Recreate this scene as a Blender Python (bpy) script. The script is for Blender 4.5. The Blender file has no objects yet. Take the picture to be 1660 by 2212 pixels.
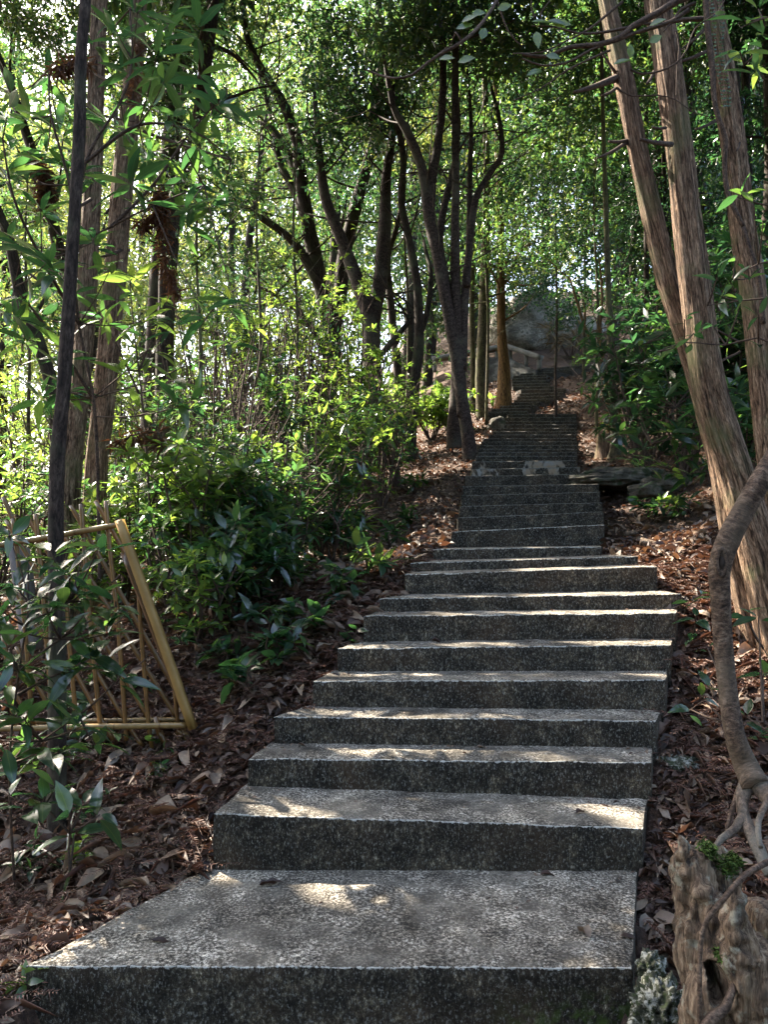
import bpy, bmesh, math, random
import numpy as np
from mathutils import Vector, noise

SC = bpy.context.scene
COL = SC.collection
R = math.radians
# ------------------------------------------------------------------ camera
EYE = 1.6                      # camera height above the lowest ground, metres
F = 1660.0                     # focal length in units of a 1660 x 2212 frame
HZ = 1180.0                    # the horizon in that frame
cam = bpy.data.objects.new('camera', bpy.data.cameras.new('camera'))
COL.objects.link(cam)
cam.location = (0, 0, EYE)
cam.rotation_euler = (R(90), 0, 0)
cam.data.sensor_fit = 'VERTICAL'
cam.data.sensor_height = 24
cam.data.lens = 24 * F / 2212
cam.data.shift_y = (HZ - 1106) / 2212
cam.data.clip_start = 0.05
cam.data.clip_end = 600
SC.camera = cam
# ------------------------------------------------------------------ light
SUN = Vector((-0.62, 0.50, 0.80)).normalized()         # towards the sun
elev = math.asin(SUN.z)
azim = math.atan2(SUN.x, SUN.y)                        # from +Y, clockwise
w = bpy.data.worlds.new('World'); SC.world = w; w.use_nodes = True
nt = w.node_tree
bg = nt.nodes['Background']
sky = nt.nodes.new('ShaderNodeTexSky')
sky.sky_type = 'NISHITA'; sky.sun_disc = False
sky.sun_elevation = elev; sky.sun_rotation = azim
sky.air_density = 1.0; sky.dust_density = 4.0; sky.ozone_density = 0.4
nt.links.new(sky.outputs[0], bg.inputs[0]); bg.inputs[1].default_value = 0.15
sun = bpy.data.objects.new('sun', bpy.data.lights.new('sun', 'SUN'))
COL.objects.link(sun)
sun.data.energy = 5.0; sun.data.angle = R(0.5); sun.data.color = (1, 0.91, 0.76)
sun.rotation_euler = (-SUN).to_track_quat('-Z', 'Y').to_euler()
sun.location = (-20, 20, 30)
SC.view_settings.view_transform = 'Standard'
SC.view_settings.look = 'None'
SC.view_settings.exposure = 2.62
SC.view_settings.gamma = 1.0
SC.cycles.use_denoising = True
SC.cycles.max_bounces = 7
SC.cycles.diffuse_bounces = 4
SC.cycles.glossy_bounces = 2
SC.cycles.transmission_bounces = 5
SC.cycles.transparent_max_bounces = 4
SC.cycles.sample_clamp_indirect = 6
SC.cycles.caustics_reflective = False
SC.cycles.caustics_refractive = False

# ------------------------------------------------------------------ helpers
def P(px, py, d):
    return Vector(((px - 830) / F * d, d, EYE + (HZ - py) / F * d))

def sm(t):
    t = min(1.0, max(0.0, t)); return t * t * (3 - 2 * t)

# stair edges used by the ground (distance, left x, right x) in metres
FL1 = [(1.98, 53, 2087, 1368, 2090), (2.56, 460, 1757, 1390, 1788), (2.84, 535, 1637, 1410, 1647),
       (3.04, 590, 1547, 1420, 1556), (3.21, 675, 1470, 1440, 1468), (3.42, 728, 1400, 1452, 1392),
       (3.62, 785, 1330, 1462, 1323), (3.80, 820, 1292, 1475, 1282), (4.02, 875, 1240, 1423, 1223),
       (4.25, 887, 1215, 1380, 1201), (4.55, 935, 1186, 1300, 1180), (5.30, 975, 1148, 1308, 1133),
       (5.60, 988, 1118, 1305, 1105), (5.90, 993, 1093, 1302, 1085), (6.20, 997, 1070, 1298, 1062),
       (6.50, 1000, 1050, 1295, 1045), (6.80, 1005, 1028, 1288, 1023)]
FL2 = [(7.25, 1018, 1012, 1255, 1008), (7.6, 1020, 996, 1246, 993)]
_up = [(1027, 984), (1030, 976), (1034, 969), (1037, 961), (1040, 953), (1046, 946), (1055, 938), (1064, 931),
       (1072, 924), (1080, 916), (1086, 909), (1092, 901), (1097, 894)]
for i, (lx, ly) in enumerate(_up):
    FL2.append((7.95 + i * 0.285, lx, ly, 1249 - i * 0.2, ly - 0.5))
FL3 = [(11.7, 1046, 889, 1140, 887), (11.95, 1062, 882, 1147, 880), (12.2, 1080, 876, 1157, 874), (12.5, 1098, 869, 1169, 867),
       (12.8, 1110, 863, 1190, 860), (13.15, 1118, 856, 1212, 852), (13.5, 1124, 849, 1218, 846), (13.8, 1126, 841, 1224, 838)]
FL4 = [(14.1, 1108, 834, 1200, 833), (14.35, 1107, 828, 1190, 827), (14.6, 1107, 822, 1181, 821), (14.85, 1107, 816, 1181, 814),
       (15.1, 1110, 811, 1182, 809), (15.4, 1125, 806, 1200, 802), (15.7, 1150, 801, 1240, 795), (16.0, 1160, 796, 1288, 786)]
ALLS = FL1 + FL2 + FL3 + FL4
_d = [-4] + [s[0] for s in ALLS] + [19, 200]
_xl = [(53 - 830) / F * 1.98] + [(s[1] - 830) / F * s[0] for s in ALLS] + [3.2, 3.2]
_xr = [0.64] + [(s[3] - 830) / F * s[0] for s in ALLS] + [4.2, 4.2]
_pd = [-6, 0, 1.9, 2.5, 2.8, 3.0, 3.2, 3.4, 3.6, 3.75, 4.0, 4.2, 4.5, 5.2, 6, 7.2, 8.1, 11.3, 13.6, 15.5, 18, 22, 30, 45, 90, 200]
_pz = [-1.9, -1.4, -1.17, -1.12, -.98, -.86, -.72, -.6, -.48, -.38, -.28, -.17, -.08, .0, .2, .58, .86, 1.84, 2.65, 3.4, 4.5, 6.2, 9.0, 13.5, 24, 30]

def ground(x, y, bumps=True):
    z = float(np.interp(y, _pd, _pz))
    xl = float(np.interp(y, _d, _xl)); xr = float(np.interp(y, _d, _xr))
    if y > 22:
        z += 0
    if x < xl:
        s = xl - x
        z -= 0.20 * min(s, 14) * sm(s / 0.6)
        z -= max(0, min(y, 60) - 11) * 0.24 * sm((s - 0.8) / 5)
    elif x > xr:
        s = x - xr
        z += (0.26 * min(s, 3) + 0.15 * max(0, min(s - 3, 20))) - 0.05 * sm(s / .1)
        if y < 2.6:
            z -= 0.16 * sm((2.6 - y) / .5)
    else:
        e = min(x - xl, xr - x)
        if y < 16.2:
            z -= 0.25 * sm(e / 0.12)
    z -= 0.09 * sm((x + 2.4) / .3) * sm((-.62 - x) / .2) * sm((y - 2.7) / .35) * sm((3.85 - y) / .35)
    if bumps:
        z += 0.045 * noise.noise(Vector((x * 1.7, y * 1.7, 3))) + 0.015 * noise.noise(Vector((x * 7, y * 7, 1)))
        if y > 9:
            z += 0.35 * noise.noise(Vector((x * .25, y * .25, 9))) * sm((y - 9) / 8) * sm((abs(x - 2.4) - 1.2) / 3)
    return z + EYE

def on_ground(x, y):
    return Vector((x, y, ground(x, y)))

def hit(px, py):
    """where the view ray of a frame point meets the ground"""
    d = 1.2
    while d < 60:
        p = P(px, py, d)
        if p.z <= ground(p.x, p.y):
            return p
        d += 0.02
    return P(px, py, 30)

def place(px):
    for lim, t in ((0, 'at the left frame edge'), (110, 'left of the slim dark trunk'), (200, 'between the slim trunk and the grey cedars'), (290, 'behind the right grey cedar'), (400, 'near the ochre patched trunk'),
                   (520, 'right of the ochre patched trunk'), (600, 'left of the many branched tree'), (680, 'just left of the many branched tree'), (760, 'behind the many branched tree'), (840, 'behind the V shaped tree'), (920, 'behind the crooked tree'),
                   (1010, 'behind the tall clump'), (1100, 'near the golden trunk'), (1180, 'above the boulder'), (1260, 'right of the boulder'), (1330, 'behind the slender pale trunk'), (1420, 'between the slender pale trunk and the leaning cedars'),
                   (1500, 'just left of the leaning cedars'), (1580, 'behind the leaning cedars'), (1660, 'behind the right cedar')):
        if px < lim: return t
    return 'at the right frame edge'
def rank(d, cuts, words):
    for c, w_ in zip(cuts, words):
        if d < c: return w_
    return words[-1]
def tag(o, label=None, cat=None, group=None, kind=None):
    if label: o['label'] = label
    if cat: o['category'] = cat
    if group: o['group'] = group
    if kind: o['kind'] = kind
    return o

def thing(name, loc, label, cat, group=None):
    o = bpy.data.objects.new(name, None); COL.objects.link(o)
    o.location = loc; o.empty_display_size = 0.1
    return tag(o, label, cat, group)

def link(name, me, mat, parent=None):
    o = bpy.data.objects.new(name, me); COL.objects.link(o)
    me.materials.append(mat)
    if parent is not None:
        o.parent = parent
        o.matrix_parent_inverse.identity()
        o.location = -parent.location
    return o

class MB:
    """collects shapes into one mesh"""
    def __init__(s): s.v = []; s.f = []; s.uv = []; s.at = []
    def tube(s, pts, rad, sides=10, seed=0, rough=0.0, ridge=0.0, cap=True, step=None, flare=0):
        pts, rad = smooth(pts, rad, step)
        n = len(pts); base = len(s.v); L = 0.0
        up = Vector((0, 1, 0))
        t0 = (pts[1] - pts[0]).normalized()
        side = t0.cross(up)
        if side.length < .1: side = t0.cross(Vector((1, 0, 0)))
        side.normalize()
        for i in range(n):
            t = (pts[min(i + 1, n - 1)] - pts[max(i - 1, 0)]).normalized()
            side = (side - t * side.dot(t)).normalized()
            b = t.cross(side)
            if i: L += (pts[i] - pts[i - 1]).length
            for k in range(sides):
                a = 2 * math.pi * k / sides
                r = rad[i]
                dv = side * math.cos(a) + b * math.sin(a)
                if rough: r *= 1 + rough * noise.noise(Vector((dv.x * 1.2 + seed, dv.y * 1.2 + L * 2.5 / max(.3, 1), dv.z + L * 3 + seed)))
                if ridge:
                    q = noise.noise(Vector((math.cos(a) * 5.5 + seed, math.sin(a) * 5.5, L * .8)))
                    q2 = noise.noise(Vector((math.cos(a) * 13 + seed, math.sin(a) * 13, L * 2.2)))
                    r *= 1 + ridge * (abs(q) * 1.2 + q2 * .8)
                if flare and L < 0.4:
                    r *= 1 + flare * (1 - L / .4) ** 2 * (0.6 + .6 * math.sin(a * 4 + seed))
                s.v.append(pts[i] + dv * r)
                s.uv.append((a / (2 * math.pi) * 6.283 * max(rad[0], .002), L))
        for i in range(n - 1):
            for k in range(sides):
                a0 = base + i * sides + k; a1 = base + i * sides + (k + 1) % sides
                s.f.append((a0, a1, a1 + sides, a0 + sides))
        if cap:
            s.f.append(tuple(base + k for k in range(sides))[::-1])
            s.f.append(tuple(base + (n - 1) * sides + k for k in range(sides)))
        return s
    def hexa(s, c, nx, ny, nz, amp=0.0, seed=0, rnd=0.0, freq=9):
        """gridded box between 8 corners c[xyz], welded, roughened"""
        idx = {}
        def pt(i, j, k):
            key = (i, j, k)
            if key in idx: return idx[key]
            u, v, q = i / nx, j / ny, k / nz
            p = Vector((0, 0, 0))
            for a in (0, 1):
                for b in (0, 1):
                    for e in (0, 1):
                        p += c[a][b][e] * ((u if a else 1 - u) * (v if b else 1 - v) * (q if e else 1 - q))
            if amp:
                nv = noise.noise_vector(p * freq + Vector((seed, 0, 0)))
                nw = noise.noise_vector(p * freq * 4 + Vector((seed, 5, 0)))
                p = p + nv * amp + nw * amp * .6
            on = (i in (0, nx)) + (j in (0, ny)) + (k in (0, nz))
            if on >= 2 and rnd:
                ctr = (c[0][0][0] + c[1][1][1]) / 2
                m = noise.noise(p * 14 + Vector((seed, 0, 0)))
                dv = Vector((0, 0, 0))
                if j == 0: dv.y += 1
                if k == nz: dv.z -= 1
                if i == 0: dv.x += 1
                if i == nx: dv.x -= 1
                p = p + dv * rnd * (0.7 + 1.2 * max(0, m))
            idx[key] = len(s.v); s.v.append(p)
            s.at.append(1.0 if (k == nz and j == 0) else (0.45 if (k == nz and i in (0, nx)) else 0.0))
            return idx[key]
        for i in range(nx):
            for j in range(ny):
                s.f.append((pt(i, j, nz), pt(i + 1, j, nz), pt(i + 1, j + 1, nz), pt(i, j + 1, nz)))
                s.f.append((pt(i, j, 0), pt(i, j + 1, 0), pt(i + 1, j + 1, 0), pt(i + 1, j, 0)))
        for i in range(nx):
            for k in range(nz):
                s.f.append((pt(i, 0, k), pt(i + 1, 0, k), pt(i + 1, 0, k + 1), pt(i, 0, k + 1)))
                s.f.append((pt(i, ny, k), pt(i, ny, k + 1), pt(i + 1, ny, k + 1), pt(i + 1, ny, k)))
        for j in range(ny):
            for k in range(nz):
                s.f.append((pt(0, j, k), pt(0, j, k + 1), pt(0, j + 1, k + 1), pt(0, j + 1, k)))
                s.f.append((pt(nx, j, k), pt(nx, j + 1, k), pt(nx, j + 1, k + 1), pt(nx, j, k + 1)))
        return s
    def beam(s, a, b, wd, ht, amp=0.002, n=12):
        """bar from a to b, wd across, ht high"""
        t = (b - a).normalized(); up = Vector((0, 0, 1))
        if abs(t.z) > .9: up = Vector((0, 1, 0))
        sd = t.cross(up).normalized(); u = sd.cross(t).normalized()
        c = [[[None, None], [None, None]], [[None, None], [None, None]]]
        for i, e in ((0, a), (1, b)):
            for j in (0, 1):
                for k in (0, 1):
                    c[i][j][k] = e + sd * (wd * (.5 - j)) * 1 + u * (ht * (k - .5))
        return s.hexa(c, n, 2, 2, amp, 1)
    def build(s, name, mat, parent=None, smooth_=True, edge=False):
        me = bpy.data.meshes.new(name)
        me.from_pydata([tuple(v) for v in s.v], [], s.f)
        if smooth_:
            me.polygons.foreach_set('use_smooth', [True] * len(me.polygons))
        if len(s.uv) == len(s.v) and s.uv:
            ul = me.uv_layers.new(name='UVMap')
            li = np.empty(len(me.loops), dtype=np.int32); me.loops.foreach_get('vertex_index', li)
            ul.data.foreach_set('uv', np.array(s.uv, dtype=np.float32)[li].ravel())
        if edge and len(s.at) == len(s.v):
            a = me.attributes.new('edge', 'FLOAT', 'POINT'); a.data.foreach_set('value', s.at)
        me.update()
        return link(name, me, mat, parent)

def smooth(pts, rad, step=None):
    pts = [Vector(p) for p in pts]
    if not isinstance(rad, (list, tuple)): rad = [rad] * len(pts)
    if len(rad) != len(pts):
        rad = list(np.interp(np.linspace(0, 1, len(pts)), np.linspace(0, 1, len(rad)), rad))
    op, orr = [], []
    n = len(pts)
    for i in range(n - 1):
        p0 = pts[max(i - 1, 0)]; p1 = pts[i]; p2 = pts[i + 1]; p3 = pts[min(i + 2, n - 1)]
        L = (p2 - p1).length
        m = max(2, int(L / step)) if step else 5
        for k in range(m):
            t = k / m
            q = 0.5 * ((2 * p1) + (p2 - p0) * t + (2 * p0 - 5 * p1 + 4 * p2 - p3) * t * t + (3 * p1 - p0 - 3 * p2 + p3) * t ** 3)
            op.append(q); orr.append(rad[i] * (1 - t) + rad[i + 1] * t)
    op.append(pts[-1]); orr.append(rad[-1])
    return op, orr

# ------------------------------------------------------------------ leaves
LEAF_LO = (np.array([[0, 0, 0], [.42, -.5, .12], [1, 0, 0], [.42, .5, .12]], dtype=np.float32), [(0, 3, 2), (0, 2, 1)])
_t = [0, .14, .35, .6, .82, 1]; _h = [0, .28, .5, .46, .24, 0]
_v = [(t, 0, -0.0) for t in _t] + [(t, -h, .18 * h) for t, h in zip(_t[1:5], _h[1:5])] + [(t, h, .18 * h) for t, h in zip(_t[1:5], _h[1:5])]
_f = [(0, 1, 6), (1, 2, 7, 6), (2, 3, 8, 7), (3, 4, 9, 8), (4, 5, 9), (0, 10, 1), (1, 10, 11, 2), (2, 11, 12, 3), (3, 12, 13, 4), (4, 13, 5)]
_f = [tuple(reversed(q)) for q in _f]
LEAF_HI = (np.array(_v, dtype=np.float32), _f)

def leaf_mesh(name, tmpl, pos, dirs, L, W, rng, droop=0.25, roll=0.5, curl=0.0, var=None, upv=None):
    V, faces = tmpl
    pos = np.asarray(pos, dtype=np.float32); dirs = np.asarray(dirs, dtype=np.float32)
    N = len(pos)
    if N == 0:
        return bpy.data.meshes.new(name)
    dirs = dirs / (np.linalg.norm(dirs, axis=1, keepdims=True) + 1e-6)
    up = np.zeros_like(dirs); up[:, 2] = 1
    if upv is not None: up = np.asarray(upv, dtype=np.float32)
    up = up + rng.normal(0, roll, dirs.shape)
    side = np.cross(up, dirs); side /= (np.linalg.norm(side, axis=1, keepdims=True) + 1e-6)
    nrm = np.cross(dirs, side)
    L = np.broadcast_to(np.asarray(L, dtype=np.float32), (N,)); W = np.broadcast_to(np.asarray(W, dtype=np.float32), (N,))
    dr = (droop * rng.uniform(.2, 1.6, N)).astype(np.float32)
    x = V[None, :, 0] * L[:, None]; y = V[None, :, 1] * W[:, None]
    z = V[None, :, 2] * W[:, None] * 1.2 - dr[:, None] * (V[None, :, 0] ** 2) * L[:, None]
    if curl:
        z = z + curl * np.abs(V[None, :, 1]) * W[:, None] * rng.uniform(-.3, 1.6, (N, 1)) + rng.normal(0, .06, z.shape) * L[:, None] * curl
    co = pos[:, None, :] + x[..., None] * dirs[:, None, :] + y[..., None] * side[:, None, :] + z[..., None] * nrm[:, None, :]
    nv = V.shape[0]
    me = bpy.data.meshes.new(name)
    me.vertices.add(N * nv); me.vertices.foreach_set('co', co.astype(np.float32).ravel())
    tl = np.concatenate([np.array(q) for q in faces]); cnt = np.array([len(q) for q in faces])
    st = np.concatenate([[0], np.cumsum(cnt)[:-1]])
    nl = len(tl)
    me.loops.add(N * nl); me.polygons.add(N * len(faces))
    off = (np.arange(N) * nv)[:, None]
    me.loops.foreach_set('vertex_index', (tl[None, :] + off).astype(np.int32).ravel())
    me.polygons.foreach_set('loop_start', (st[None, :] + (np.arange(N) * nl)[:, None]).astype(np.int32).ravel())
    me.polygons.foreach_set('loop_total', np.tile(cnt, N).astype(np.int32))
    if len(faces) > 4:
        me.polygons.foreach_set('use_smooth', np.ones(N * len(faces), dtype=bool))
    a = me.attributes.new('var', 'FLOAT', 'POINT')
    if var is None: var = rng.uniform(0, 1, N)
    a.data.foreach_set('value', np.repeat(np.asarray(var, dtype=np.float32), nv))
    ul = me.uv_layers.new(name='UVMap')
    ul.data.foreach_set('uv', np.tile(V[tl][:, :2], (N, 1)).astype(np.float32).ravel())
    me.update(calc_edges=True)
    return me

# gaps cut in the canopy to put sun on chosen spots: (point, radius); leaves on these rays are absent
GAPS = []
def sun_keep(pos, ext=.05):
    keep = np.ones(len(pos), dtype=bool)
    s = np.array(SUN)
    for (g, r) in GAPS:
        rel = pos - np.array(g)
        t = rel @ s
        dist = np.linalg.norm(rel - t[:, None] * s, axis=1)
        keep &= ~((dist < r + ext) & (t > 0.35))
    return keep
# places kept open by nature: over the winding path, the boulder and the railing
def view_keep(pos):
    d = np.maximum(pos[:, 1], .1)
    px = pos[:, 0] / d * F + 830; py = HZ - (pos[:, 2] - EYE) / d * F
    a = (px > 1035) & (px < 1262) & (py > 715) & (py < 1200) & (d < 18.5) | (px > 1100) & (px < 1185) & (py > 690) & (py < 730) & (d < 18.5)
    b = (px > 930) & (px < 1500) & (py > 880) & (py < 1400)
    low = (py > 930) & (px > 800)
    near = np.linalg.norm(pos - np.array([0, 0, EYE]), axis=1) < 2.0
    return ~(a | b | low | near)

def foliage(blobs, per, rng, sub=10, tw=.28, up=.1, ext=.06):
    """blobs: (centre, radii, n twigs); returns leaf positions and directions"""
    PP, DD = [], []
    for c, r, n in blobs:
        c = np.array(c); r = np.array(r)
        k = max(2, sub)
        sc = rng.normal(0, 1, (k, 3)); sc /= np.linalg.norm(sc, axis=1, keepdims=True)
        sc = sc * rng.uniform(.25, 1.0, (k, 1)) ** .6
        sr = rng.uniform(.22, .5, k)
        wi = rng.integers(0, k, n)
        q = rng.normal(0, 1, (n, 3)); q /= np.linalg.norm(q, axis=1, keepdims=True)
        q2 = q * rng.uniform(.2, 1, (n, 1)) ** .5
        q2[:, 2] *= .6
        pt = sc[wi] + q2 * sr[wi][:, None]
        pos = c + pt * r
        td = q + rng.normal(0, .4, (n, 3)); td[:, 2] += up; td /= np.linalg.norm(td, axis=1, keepdims=True)
        s = rng.uniform(0, 1, (n, per, 1))
        lp = pos[:, None, :] + td[:, None, :] * s * tw
        ld = td[:, None, :] * .7 + rng.normal(0, .75, (n, per, 3)); ld[..., 2] -= .15
        PP.append(lp.reshape(-1, 3)); DD.append(ld.reshape(-1, 3))
    pos = np.concatenate(PP); di = np.concatenate(DD)
    k = sun_keep(pos, ext) & view_keep(pos)
    return pos[k], di[k]

# ------------------------------------------------------------------ materials
def newmat(name):
    m = bpy.data.materials.new(name); m.use_nodes = True
    t = m.node_tree; return m, t, t.nodes, t.links, t.nodes['Principled BSDF']
def ramp(nd, lk, src, stops):
    r = nd.new('ShaderNodeValToRGB'); e = r.color_ramp.elements
    while len(e) < len(stops): e.new(.5)
    for i, (p, c) in enumerate(stops):
        e[i].position = p; e[i].color = (*c, 1) if len(c) == 3 else c
    lk.new(src, r.inputs[0]); return r.outputs[0]
def nz(nd, lk, vec, scale, detail=4, rough=.6, dist=0):
    n = nd.new('ShaderNodeTexNoise'); n.inputs['Scale'].default_value = scale
    n.inputs['Detail'].default_value = detail; n.inputs['Roughness'].default_value = rough
    n.inputs['Distortion'].default_value = dist
    if vec is not None: lk.new(vec, n.inputs['Vector'])
    return n.outputs[0]
def mixc(nd, lk, fac, a, b, mode='MIX'):
    m = nd.new('ShaderNodeMix'); m.data_type = 'RGBA'; m.blend_type = mode
    for s, v in ((0, fac), (6, a), (7, b)):
        if hasattr(v, 'links') or hasattr(v, 'is_output'): lk.new(v, m.inputs[s])
        else: m.inputs[s].default_value = v if s == 0 else (*v, 1)
    return m.outputs[2]
def bump(nd, lk, h, st, dist, bsdf):
    b = nd.new('ShaderNodeBump'); b.inputs['Strength'].default_value = st; b.inputs['Distance'].default_value = dist
    lk.new(h, b.inputs['Height']); lk.new(b.outputs[0], bsdf.inputs['Normal'])

def leaf_mat(name, cols, trans, rough=.35, tfac=.45, spec=.5, veins=False):
    m, t, nd, lk, b = newmat(name)
    a = nd.new('ShaderNodeAttribute'); a.attribute_name = 'var'
    c = ramp(nd, lk, a.outputs['Fac'], [(i / (len(cols) - 1), q) for i, q in enumerate(cols)])
    tc = ramp(nd, lk, a.outputs['Fac'], [(i / (len(trans) - 1), q) for i, q in enumerate(trans)])
    g = nd.new('ShaderNodeNewGeometry')
    n = nz(nd, lk, g.outputs['Position'], 30, 2)
    f = ramp(nd, lk, n, [(.3, (.7, .7, .7)), (.7, (1.2, 1.2, 1.2))])
    c = mixc(nd, lk, 1.0, c, f, 'MULTIPLY')
    if veins:
        uv = nd.new('ShaderNodeUVMap'); sx = nd.new('ShaderNodeSeparateXYZ'); lk.new(uv.outputs[0], sx.inputs[0])
        ab = nd.new('ShaderNodeMath'); ab.operation = 'ABSOLUTE'; lk.new(sx.outputs[1], ab.inputs[0])
        v = ramp(nd, lk, ab.outputs[0], [(0, (1, 1, 1)), (.035, (0, 0, 0))])
        c = mixc(nd, lk, v, c, (.10, .14, .04))
    lk.new(c, b.inputs['Base Color'])
    b.inputs['Roughness'].default_value = rough; b.inputs['Specular IOR Level'].default_value = spec
    tr = nd.new('ShaderNodeBsdfTranslucent'); lk.new(tc, tr.inputs[0])
    mx = nd.new('ShaderNodeMixShader'); mx.inputs[0].default_value = tfac
    lk.new(b.outputs[0], mx.inputs[1]); lk.new(tr.outputs[0], mx.inputs[2])
    lk.new(mx.outputs[0], nd['Material Output'].inputs[0])
    return m

M = {}
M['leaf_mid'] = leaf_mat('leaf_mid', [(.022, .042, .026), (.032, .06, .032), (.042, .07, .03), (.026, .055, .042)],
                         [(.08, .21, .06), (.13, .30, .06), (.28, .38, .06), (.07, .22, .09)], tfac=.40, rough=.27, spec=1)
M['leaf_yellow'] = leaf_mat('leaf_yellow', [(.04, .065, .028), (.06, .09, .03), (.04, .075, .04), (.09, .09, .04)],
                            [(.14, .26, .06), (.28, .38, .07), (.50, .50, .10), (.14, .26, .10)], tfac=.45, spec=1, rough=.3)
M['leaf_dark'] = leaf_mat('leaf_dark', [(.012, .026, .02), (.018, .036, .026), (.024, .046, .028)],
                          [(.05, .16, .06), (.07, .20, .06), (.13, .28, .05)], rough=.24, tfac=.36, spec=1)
M['leaf_gloss'] = leaf_mat('leaf_gloss', [(.015, .032, .024), (.022, .044, .03), (.030, .056, .03)],
                           [(.07, .20, .06), (.10, .28, .06), (.24, .40, .06)], rough=.2, tfac=.33, spec=1, veins=True)
M['leaf_fresh'] = leaf_mat('leaf_fresh', [(.04, .08, .028), (.055, .11, .03), (.08, .13, .035)],
                           [(.16, .32, .05), (.26, .42, .06), (.40, .54, .07)], rough=.26, tfac=.45, spec=.9, veins=True)
M['leaf_rust'] = leaf_mat('leaf_rust', [(.07, .025, .014), (.11, .045, .02), (.13, .07, .03)],
                          [(.20, .07, .03), (.30, .12, .04), (.32, .18, .06)], rough=.6, tfac=.3)
M['leaf_straw'] = leaf_mat('leaf_straw', [(.12, .08, .04), (.22, .16, .08), (.30, .22, .12)], [(.2, .12, .05), (.3, .2, .08)], rough=.7, tfac=.3)
M['litter'] = leaf_mat('litter', [(.03, .018, .014), (.065, .036, .026), (.10, .058, .042), (.17, .11, .075), (.32, .23, .16), (.13, .11, .095)],
                       [(.10, .04, .02), (.2, .08, .04), (.3, .14, .06)], rough=.55, tfac=.15)
M['needle'] = leaf_mat('needle', [(.08, .034, .025), (.17, .072, .048), (.22, .13, .09), (.06, .036, .03)],
                       [(.10, .04, .02), (.2, .08, .04)], rough=.6, tfac=.15)

def bark_mat(name, c0, c1, c2, su=26, sv=3.0, bst=.9, bd=.012, moss=None, rough=.9):
    m, t, nd, lk, b = newmat(name)
    uv = nd.new('ShaderNodeUVMap')
    mp = nd.new('ShaderNodeMapping'); mp.inputs['Scale'].default_value = (su, sv, 1)
    lk.new(uv.outputs[0], mp.inputs[0])
    n1 = nz(nd, lk, mp.outputs[0], 1.6, 6, .65, .6)
    mp2 = nd.new('ShaderNodeMapping'); mp2.inputs['Scale'].default_value = (su * 2.6, sv * 4, 1)
    lk.new(uv.outputs[0], mp2.inputs[0])
    n2 = nz(nd, lk, mp2.outputs[0], 1.5, 4, .7)
    tc = nd.new('ShaderNodeTexCoord')
    n3 = nz(nd, lk, tc.outputs['Object'], 3.5, 4)
    c = ramp(nd, lk, n1, [(.36, c0), (.5, c1), (.66, c2)])
    f = ramp(nd, lk, n2, [(.36, (.3, .29, .28)), (.52, (.9, .9, .9)), (.68, (1.5, 1.45, 1.4))])
    c = mixc(nd, lk, 1.0, c, f, 'MULTIPLY')
    if moss:
        mf = ramp(nd, lk, n3, [(.5, (0, 0, 0)), (.66, (.75, .75, .75))])
        c = mixc(nd, lk, mf, c, moss)
    lk.new(c, b.inputs['Base Color']); b.inputs['Roughness'].default_value = rough
    b.inputs['Specular IOR Level'].default_value = .25
    ad = nd.new('ShaderNodeMath'); ad.operation = 'MULTIPLY_ADD'; ad.inputs[1].default_value = .45
    lk.new(n2, ad.inputs[0]); lk.new(n1, ad.inputs[2])
    bump(nd, lk, ad.outputs[0], bst, bd, b)
    return m
M['bark_cedar'] = bark_mat('bark_cedar', (.035, .019, .011), (.23, .145, .095), (.46, .33, .23), 32, 4.0, 1, .03, moss=(.15, .15, .07))
M['bark_dark'] = bark_mat('bark_dark', (.018, .013, .011), (.045, .032, .026), (.09, .068, .055), 18, 5, .8, .008, moss=(.07, .075, .045))
M['bark_smooth'] = bark_mat('bark_smooth', (.03, .019, .013), (.10, .065, .045), (.19, .14, .105), 16, 22, .9, .006, moss=(.13, .10, .07), rough=.75)
M['bark_clump'] = bark_mat('bark_clump', (.018, .012, .010), (.055, .036, .03), (.12, .085, .07), 16, 22, .9, .006, moss=(.10, .09, .07), rough=.8)
M['bark_gold'] = bark_mat('bark_gold', (.07, .04, .02), (.16, .09, .035), (.24, .15, .06), 18, 3, .8, .012)
M['bark_olive'] = bark_mat('bark_olive', (.04, .035, .022), (.09, .075, .045), (.15, .13, .08), 14, 7, .5, .006, moss=(.12, .13, .05))
M['twig'] = bark_mat('twig', (.04, .028, .022), (.09, .06, .045), (.14, .10, .075), 20, 10, .4, .003)
M['root_bark'] = bark_mat('root_bark', (.05, .03, .02), (.12, .08, .058), (.22, .16, .12), 18, 18, .9, .007, moss=(.20, .19, .16), rough=.7)

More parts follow.
